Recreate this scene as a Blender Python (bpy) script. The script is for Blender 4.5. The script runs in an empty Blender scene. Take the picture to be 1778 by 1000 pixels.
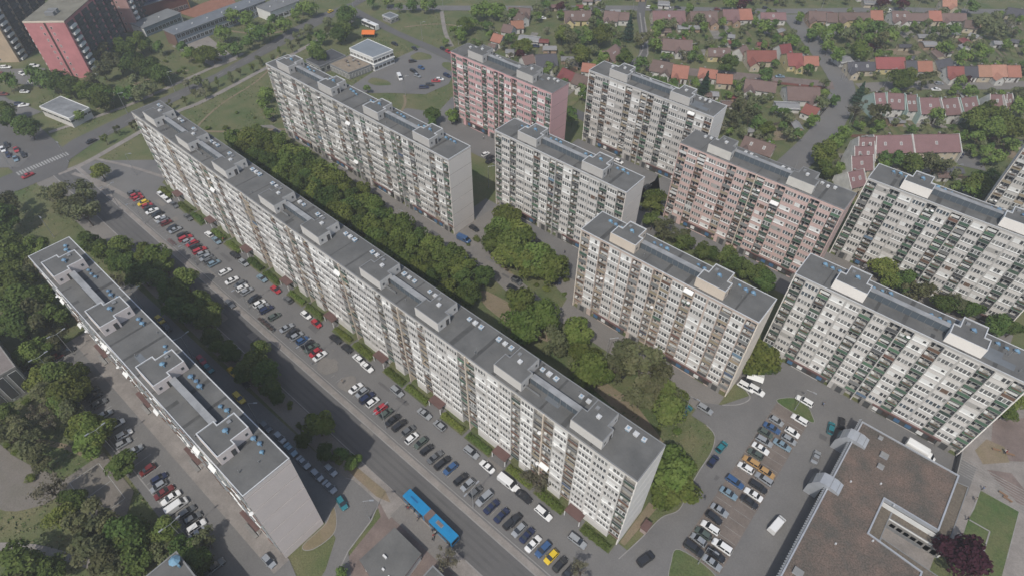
import bpy, math, random
from mathutils import Vector, Matrix
random.seed(7)
SC = bpy.context.scene
COL = SC.collection
R = math.radians
rnd = random.random
def ru(a, b): return a + (b - a) * random.random()

# ------------------------------------------------------------------ materials
MATS = {}
def mat(name, col, rough=0.8, var=0.0, scale=0.5, col2=None, spec=0.3, metal=0.0, inst=0.0, detail=4.0, fine=0.0, coat=0.0, bump=0.0):
    """Principled material; var mixes col towards col2 with world-scale noise, inst varies value per object, fine adds small-grain noise."""
    if name in MATS: return MATS[name]
    m = bpy.data.materials.new(name); m.use_nodes = True
    nt = m.node_tree; N = nt.nodes; L = nt.links
    b = N['Principled BSDF']
    b.inputs['Roughness'].default_value = rough
    b.inputs['Metallic'].default_value = metal
    b.inputs['Specular IOR Level'].default_value = spec
    if coat: b.inputs['Coat Weight'].default_value = coat
    c = (*col, 1)
    b.inputs['Base Color'].default_value = c
    out = None
    if var or fine:
        tc = N.new('ShaderNodeNewGeometry')
        if var:
            nz = N.new('ShaderNodeTexNoise'); nz.inputs['Scale'].default_value = scale; nz.inputs['Detail'].default_value = detail
            nz.inputs['Roughness'].default_value = 0.62
            L.new(tc.outputs['Position'], nz.inputs['Vector'])
            rp = N.new('ShaderNodeValToRGB'); rp.color_ramp.elements[0].position = 0.35; rp.color_ramp.elements[1].position = 0.65
            rp.color_ramp.elements[0].color = c
            c2 = col2 if col2 else tuple(x * (1 - var) for x in col)
            rp.color_ramp.elements[1].color = (*[a + (d - a) * (var if col2 else 1) for a, d in zip(col, c2)], 1)
            L.new(nz.outputs['Fac'], rp.inputs['Fac']); out = rp.outputs['Color']
        if fine:
            n2 = N.new('ShaderNodeTexNoise'); n2.inputs['Scale'].default_value = 3.1; n2.inputs['Detail'].default_value = 6
            L.new(tc.outputs['Position'], n2.inputs['Vector'])
            mr = N.new('ShaderNodeMapRange'); mr.inputs['From Min'].default_value = .3; mr.inputs['From Max'].default_value = .7
            mr.inputs['To Min'].default_value = 1 - fine; mr.inputs['To Max'].default_value = 1 + fine
            L.new(n2.outputs['Fac'], mr.inputs['Value'])
            mx = N.new('ShaderNodeVectorMath'); mx.operation = 'SCALE'
            if out: L.new(out, mx.inputs[0])
            else: mx.inputs[0].default_value = col
            L.new(mr.outputs['Result'], mx.inputs['Scale']); out = mx.outputs['Vector']
    if inst:
        oi = N.new('ShaderNodeObjectInfo')
        hs = N.new('ShaderNodeHueSaturation')
        mr = N.new('ShaderNodeMapRange'); mr.inputs['To Min'].default_value = 1 - inst; mr.inputs['To Max'].default_value = 1 + inst
        L.new(oi.outputs['Random'], mr.inputs['Value']); L.new(mr.outputs['Result'], hs.inputs['Value'])
        mh = N.new('ShaderNodeMapRange'); mh.inputs['To Min'].default_value = .5 + inst * .06; mh.inputs['To Max'].default_value = .5 - inst * .06
        L.new(oi.outputs['Random'], mh.inputs['Value']); L.new(mh.outputs['Result'], hs.inputs['Hue'])
        if out: L.new(out, hs.inputs['Color'])
        else: hs.inputs['Color'].default_value = c
        out = hs.outputs['Color']
    if out: L.new(out, b.inputs['Base Color'])
    if bump:
        tc = N.new('ShaderNodeNewGeometry'); nb = N.new('ShaderNodeTexNoise'); nb.inputs['Scale'].default_value = 1.5; nb.inputs['Detail'].default_value = 6
        L.new(tc.outputs['Position'], nb.inputs['Vector'])
        bp = N.new('ShaderNodeBump'); bp.inputs['Strength'].default_value = bump; bp.inputs['Distance'].default_value = .3
        L.new(nb.outputs['Fac'], bp.inputs['Height']); L.new(bp.outputs['Normal'], b.inputs['Normal'])
    MATS[name] = m
    return m

def leafmat(name, col, col2, trans=0.38, nscale=2.6):
    m = bpy.data.materials.new(name); m.use_nodes = True
    nt = m.node_tree; N = nt.nodes; L = nt.links; N.remove(N['Principled BSDF'])
    o = N['Material Output']
    tc = N.new('ShaderNodeTexCoord'); nz = N.new('ShaderNodeTexNoise'); nz.inputs['Scale'].default_value = nscale; nz.inputs['Detail'].default_value = 6
    L.new(tc.outputs['Object'], nz.inputs['Vector'])
    rp = N.new('ShaderNodeValToRGB'); rp.color_ramp.elements[0].position = .33; rp.color_ramp.elements[1].position = .67
    rp.color_ramp.elements[0].color = (*col, 1); rp.color_ramp.elements[1].color = (*col2, 1)
    L.new(nz.outputs['Fac'], rp.inputs['Fac'])
    oi = N.new('ShaderNodeObjectInfo'); hs = N.new('ShaderNodeHueSaturation')
    mr = N.new('ShaderNodeMapRange'); mr.inputs['To Min'].default_value = .72; mr.inputs['To Max'].default_value = 1.28
    L.new(oi.outputs['Random'], mr.inputs['Value']); L.new(mr.outputs['Result'], hs.inputs['Value'])
    ml = N.new('ShaderNodeMath'); ml.operation = 'MULTIPLY'; ml.inputs[1].default_value = 7.31
    fr = N.new('ShaderNodeMath'); fr.operation = 'FRACT'
    L.new(oi.outputs['Random'], ml.inputs[0]); L.new(ml.outputs[0], fr.inputs[0])
    mh = N.new('ShaderNodeMapRange'); mh.inputs['To Min'].default_value = .475; mh.inputs['To Max'].default_value = .515
    L.new(fr.outputs[0], mh.inputs['Value']); L.new(mh.outputs['Result'], hs.inputs['Hue'])
    L.new(rp.outputs['Color'], hs.inputs['Color'])
    d = N.new('ShaderNodeBsdfDiffuse'); t = N.new('ShaderNodeBsdfTranslucent'); mx = N.new('ShaderNodeMixShader'); mx.inputs['Fac'].default_value = trans
    L.new(hs.outputs['Color'], d.inputs['Color']); L.new(hs.outputs['Color'], t.inputs['Color'])
    L.new(d.outputs[0], mx.inputs[1]); L.new(t.outputs[0], mx.inputs[2]); L.new(mx.outputs[0], o.inputs['Surface'])
    MATS[name] = m
    return m

# ------------------------------------------------------------------ mesh builder
class MB:
    def __init__(s): s.v = []; s.f = []; s.m = []; s.slots = []
    def mi(s, m):
        if m not in s.slots: s.slots.append(m)
        return s.slots.index(m)
    def face(s, pts, m):
        i = len(s.v); s.v += [tuple(p) for p in pts]; s.f.append(tuple(range(i, i + len(pts)))); s.m.append(s.mi(m))
    def box(s, x0, x1, y0, y1, z0, z1, m, top=None, bottom=True):
        i = len(s.v)
        s.v += [(x0, y0, z0), (x1, y0, z0), (x1, y1, z0), (x0, y1, z0), (x0, y0, z1), (x1, y0, z1), (x1, y1, z1), (x0, y1, z1)]
        k = s.mi(m); kt = s.mi(top) if top else k
        fs = [(0, 1, 5, 4), (1, 2, 6, 5), (2, 3, 7, 6), (3, 0, 4, 7)]
        for f in fs: s.f.append(tuple(i + a for a in f)); s.m.append(k)
        s.f.append((i + 4, i + 5, i + 6, i + 7)); s.m.append(kt)
        if bottom: s.f.append((i + 3, i + 2, i + 1, i)); s.m.append(k)
    def prism(s, poly, z0, z1, m, top=None):
        n = len(poly); i = len(s.v); k = s.mi(m); kt = s.mi(top) if top else k
        s.v += [(p[0], p[1], z0) for p in poly] + [(p[0], p[1], z1) for p in poly]
        for a in range(n):
            b = (a + 1) % n; s.f.append((i + a, i + b, i + n + b, i + n + a)); s.m.append(k)
        s.f.append(tuple(i + n + a for a in range(n))); s.m.append(kt)
    def rim(s, poly, z0, z1, inset, zf, m, rimm, top):
        """A walled flat roof: walls z0..z1, a rim of the given width, the roof floor at zf. poly is CCW."""
        n = len(poly); q = offset(poly, -inset)
        o = [(p[0], p[1]) for p in poly]
        for a in range(n):
            b = (a + 1) % n
            s.face([(*o[a], z0), (*o[b], z0), (*o[b], z1), (*o[a], z1)], m)
            s.face([(*o[a], z1), (*o[b], z1), (*q[b], z1), (*q[a], z1)], rimm)
            s.face([(*q[a], z1), (*q[b], z1), (*q[b], zf), (*q[a], zf)], rimm)
        s.face([(*p, zf) for p in q], top)
    def cyl(s, x, y, z0, z1, r0, r1=None, m=None, n=8, cap=True):
        r1 = r0 if r1 is None else r1; i = len(s.v); k = s.mi(m)
        for a in range(n):
            t = 2 * math.pi * a / n; s.v.append((x + r0 * math.cos(t), y + r0 * math.sin(t), z0))
        for a in range(n):
            t = 2 * math.pi * a / n; s.v.append((x + r1 * math.cos(t), y + r1 * math.sin(t), z1))
        for a in range(n):
            b = (a + 1) % n; s.f.append((i + a, i + b, i + n + b, i + n + a)); s.m.append(k)
        if cap: s.f.append(tuple(i + n + a for a in range(n))); s.m.append(k)
    def tube(s, p, q, r0, r1, m, n=6):
        p = Vector(p); q = Vector(q); d = (q - p).normalized(); u = d.orthogonal().normalized(); w = d.cross(u)
        i = len(s.v); k = s.mi(m)
        for c, r in ((p, r0), (q, r1)):
            for a in range(n):
                t = 2 * math.pi * a / n; s.v.append(tuple(c + u * (r * math.cos(t)) + w * (r * math.sin(t))))
        for a in range(n):
            b = (a + 1) % n; s.f.append((i + a, i + b, i + n + b, i + n + a)); s.m.append(k)
        s.f.append(tuple(i + n + a for a in range(n))); s.m.append(k)
    def merge(s, o, dx=0, dy=0, dz=0, sx=1.0, rep=None):
        i = len(s.v)
        s.v += [(x * sx + dx, y + dy, z + dz) for x, y, z in o.v]
        s.f += [tuple(a + i for a in f) for f in o.f]
        mp = [s.mi((rep or {}).get(m, m)) for m in o.slots]
        s.m += [mp[a] for a in o.m]
    def mesh(s, name, smooth=False):
        me = bpy.data.meshes.new(name); me.from_pydata(s.v, [], s.f)
        for m in s.slots: me.materials.append(m)
        me.polygons.foreach_set('material_index', s.m)
        if smooth: me.polygons.foreach_set('use_smooth', [True] * len(s.f))
        me.update()
        return me
    def build(s, name, parent=None, smooth=False, loc=None):
        o = bpy.data.objects.new(name, s.mesh(name, smooth)); COL.objects.link(o)
        if parent: o.parent = parent
        if loc: o.location = loc
        return o

def offset(poly, d):
    n = len(poly); res = []
    for i in range(n):
        p0 = Vector(poly[i - 1][:2]); p1 = Vector(poly[i][:2]); p2 = Vector(poly[(i + 1) % n][:2])
        a = (p1 - p0).normalized(); b = (p2 - p1).normalized()
        na = Vector((a.y, -a.x)); nb = Vector((b.y, -b.x))
        k = 1 + na.dot(nb)
        w = (na + nb) / max(k, .2)
        res.append(tuple(p1 + w * d))
    return res

def inst(me, name, parent=None, loc=(0, 0, 0), rz=0.0, sc=None):
    o = bpy.data.objects.new(name, me); COL.objects.link(o)
    if parent: o.parent = parent
    o.location = loc
    if rz: o.rotation_euler = (0, 0, rz)
    if sc: o.scale = sc
    return o

def empty(name, loc=(0, 0, 0), rz=0.0):
    o = bpy.data.objects.new(name, None); COL.objects.link(o); o.location = loc; o.rotation_euler = (0, 0, rz); o.empty_display_size = .5
    return o

LABELS = {}
def tag(o, label, cat, group=None):
    o['label'] = label; o['category'] = cat
    if group: o['group'] = group
    return o
def structure(o): o['kind'] = 'structure'; return o

ONES = 'first second third fourth fifth sixth seventh eighth ninth tenth eleventh twelfth thirteenth fourteenth fifteenth sixteenth seventeenth eighteenth nineteenth'.split()
TENS = {20: 'twent', 30: 'thirt', 40: 'fort', 50: 'fift', 60: 'sixt', 70: 'sevent', 80: 'eight', 90: 'ninet'}
def ordinal(n):
    if n < 20: return ONES[n - 1]
    if n < 100:
        t = TENS[n // 10 * 10]
        return t + 'ieth' if n % 10 == 0 else t + 'y-' + ONES[n % 10 - 1]
    return ('hundred-and-' + ordinal(n - 100)) if n > 100 else 'hundredth'

# ------------------------------------------------------------------ palette
asphalt = mat('asphalt', (.130, .127, .125), .93, .6, .07, (.178, .172, .165), fine=.10, detail=8)
asphalt_dark = mat('asphalt_dark', (.098, .096, .096), .92, .55, .12, (.128, .124, .12), fine=.08, detail=8)
asphalt_old = mat('asphalt_old', (.185, .172, .158), .95, .55, .10, (.14, .132, .124), fine=.12, detail=8)
paving = mat('paving', (.25, .228, .21), .95, .25, .3, fine=.12)
paving_pink = mat('paving_pink', (.19, .150, .135), .95, .25, .25, fine=.12)
brickpave = mat('brickpave', (.175, .148, .13), .95, .25, .16, fine=.15)
concrete = mat('concrete', (.26, .25, .235), .9, .25, .4, fine=.1)
kerbm = mat('kerb_stone', (.27, .26, .25), .9, .2, .5)
dirt = mat('dirt', (.21, .165, .118), .98, .5, .2, (.13, .122, .06), fine=.15)
grass = mat('grass', (.070, .098, .036), .98, .8, .09, (.150, .136, .074), fine=.28, detail=10, bump=.4)
lawn = mat('lawn', (.060, .098, .032), .98, .9, .15, (.115, .118, .054), fine=.22, detail=8, bump=.3)
white = mat('white_paint', (.72, .72, .70), .6, .1, .3)
linepaint = mat('line_paint', (.30, .295, .285), .8, .7, .8, (.15, .145, .14))
zebra = mat('zebra_paint', (.36, .36, .35), .8, .7, .8, (.18, .18, .175))
roofgrey = mat('roof_bitumen', (.094, .095, .093), .9, .85, .16, (.142, .141, .136), fine=.07, detail=8)
roofgrey2 = mat('roof_patch', (.15, .165, .18), .85, .2, .2)
rimwhite = mat('rim_sheet', (.52, .53, .54), .5, .15, .6)
rimgrey = mat('rim_grey', (.21, .215, .22), .6, .15, .6)
galleryroof = mat('gallery_roof', (.30, .305, .31), .5, .3, .4)
glass = mat('pane_dark', (.070, .072, .074), .14, spec=.6)
glass2 = mat('pane_curtain', (.22, .22, .215), .3, spec=.5)
glass3 = mat('pane_blue', (.085, .105, .125), .15, spec=.6)
framew = mat('frame_white', (.72, .72, .70), .5)
blind = mat('blind_white', (.70, .70, .68), .6)
blindg = mat('blind_grey', (.36, .35, .33), .7)
blindb = mat('blind_brown', (.15, .10, .075), .7)
par_green = mat('parapet_green', (.075, .135, .092), .8, inst=.3)
par_dgreen = mat('parapet_dark_green', (.055, .085, .066), .8, inst=.3)
par_brown = mat('parapet_brown', (.135, .085, .060), .8, inst=.3)
par_grey = mat('parapet_grey', (.21, .21, .205), .8, inst=.3)
par_white = mat('parapet_white', (.60, .60, .58), .7, inst=.1)
par_tan = mat('parapet_tan', (.33, .27, .19), .8, inst=.2)
par_blue = mat('parapet_blue', (.12, .17, .24), .8, inst=.3)
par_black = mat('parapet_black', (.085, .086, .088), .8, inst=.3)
balback = mat('loggia_wall', (.30, .285, .27), .9, inst=.25)
slabm = mat('loggia_slab', (.30, .29, .27), .9)
dish = mat('dish_white', (.75, .75, .74), .4)
canopy_m = mat('canopy_maroon', (.13, .078, .070), .8, .2, .5)
awnblue = mat('awning_blue', (.06, .14, .25), .7)
doorm = mat('door_dark', (.055, .04, .036), .7)
ventblue = mat('vent_blue', (.13, .235, .34), .5, inst=.12)
ventwhite = mat('vent_white', (.55, .55, .54), .5, inst=.1)
metal = mat('lamp_metal', (.42, .43, .44), .45, metal=.6)
rubber = mat('tyre', (.02, .02, .02), .8)
bark = mat('bark', (.10, .080, .062), .95, .3, 2.0)
carglass = mat('car_glass', (.018, .021, .026), .08, spec=.7)
skin = mat('skin', (.45, .28, .2), .7)

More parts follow.
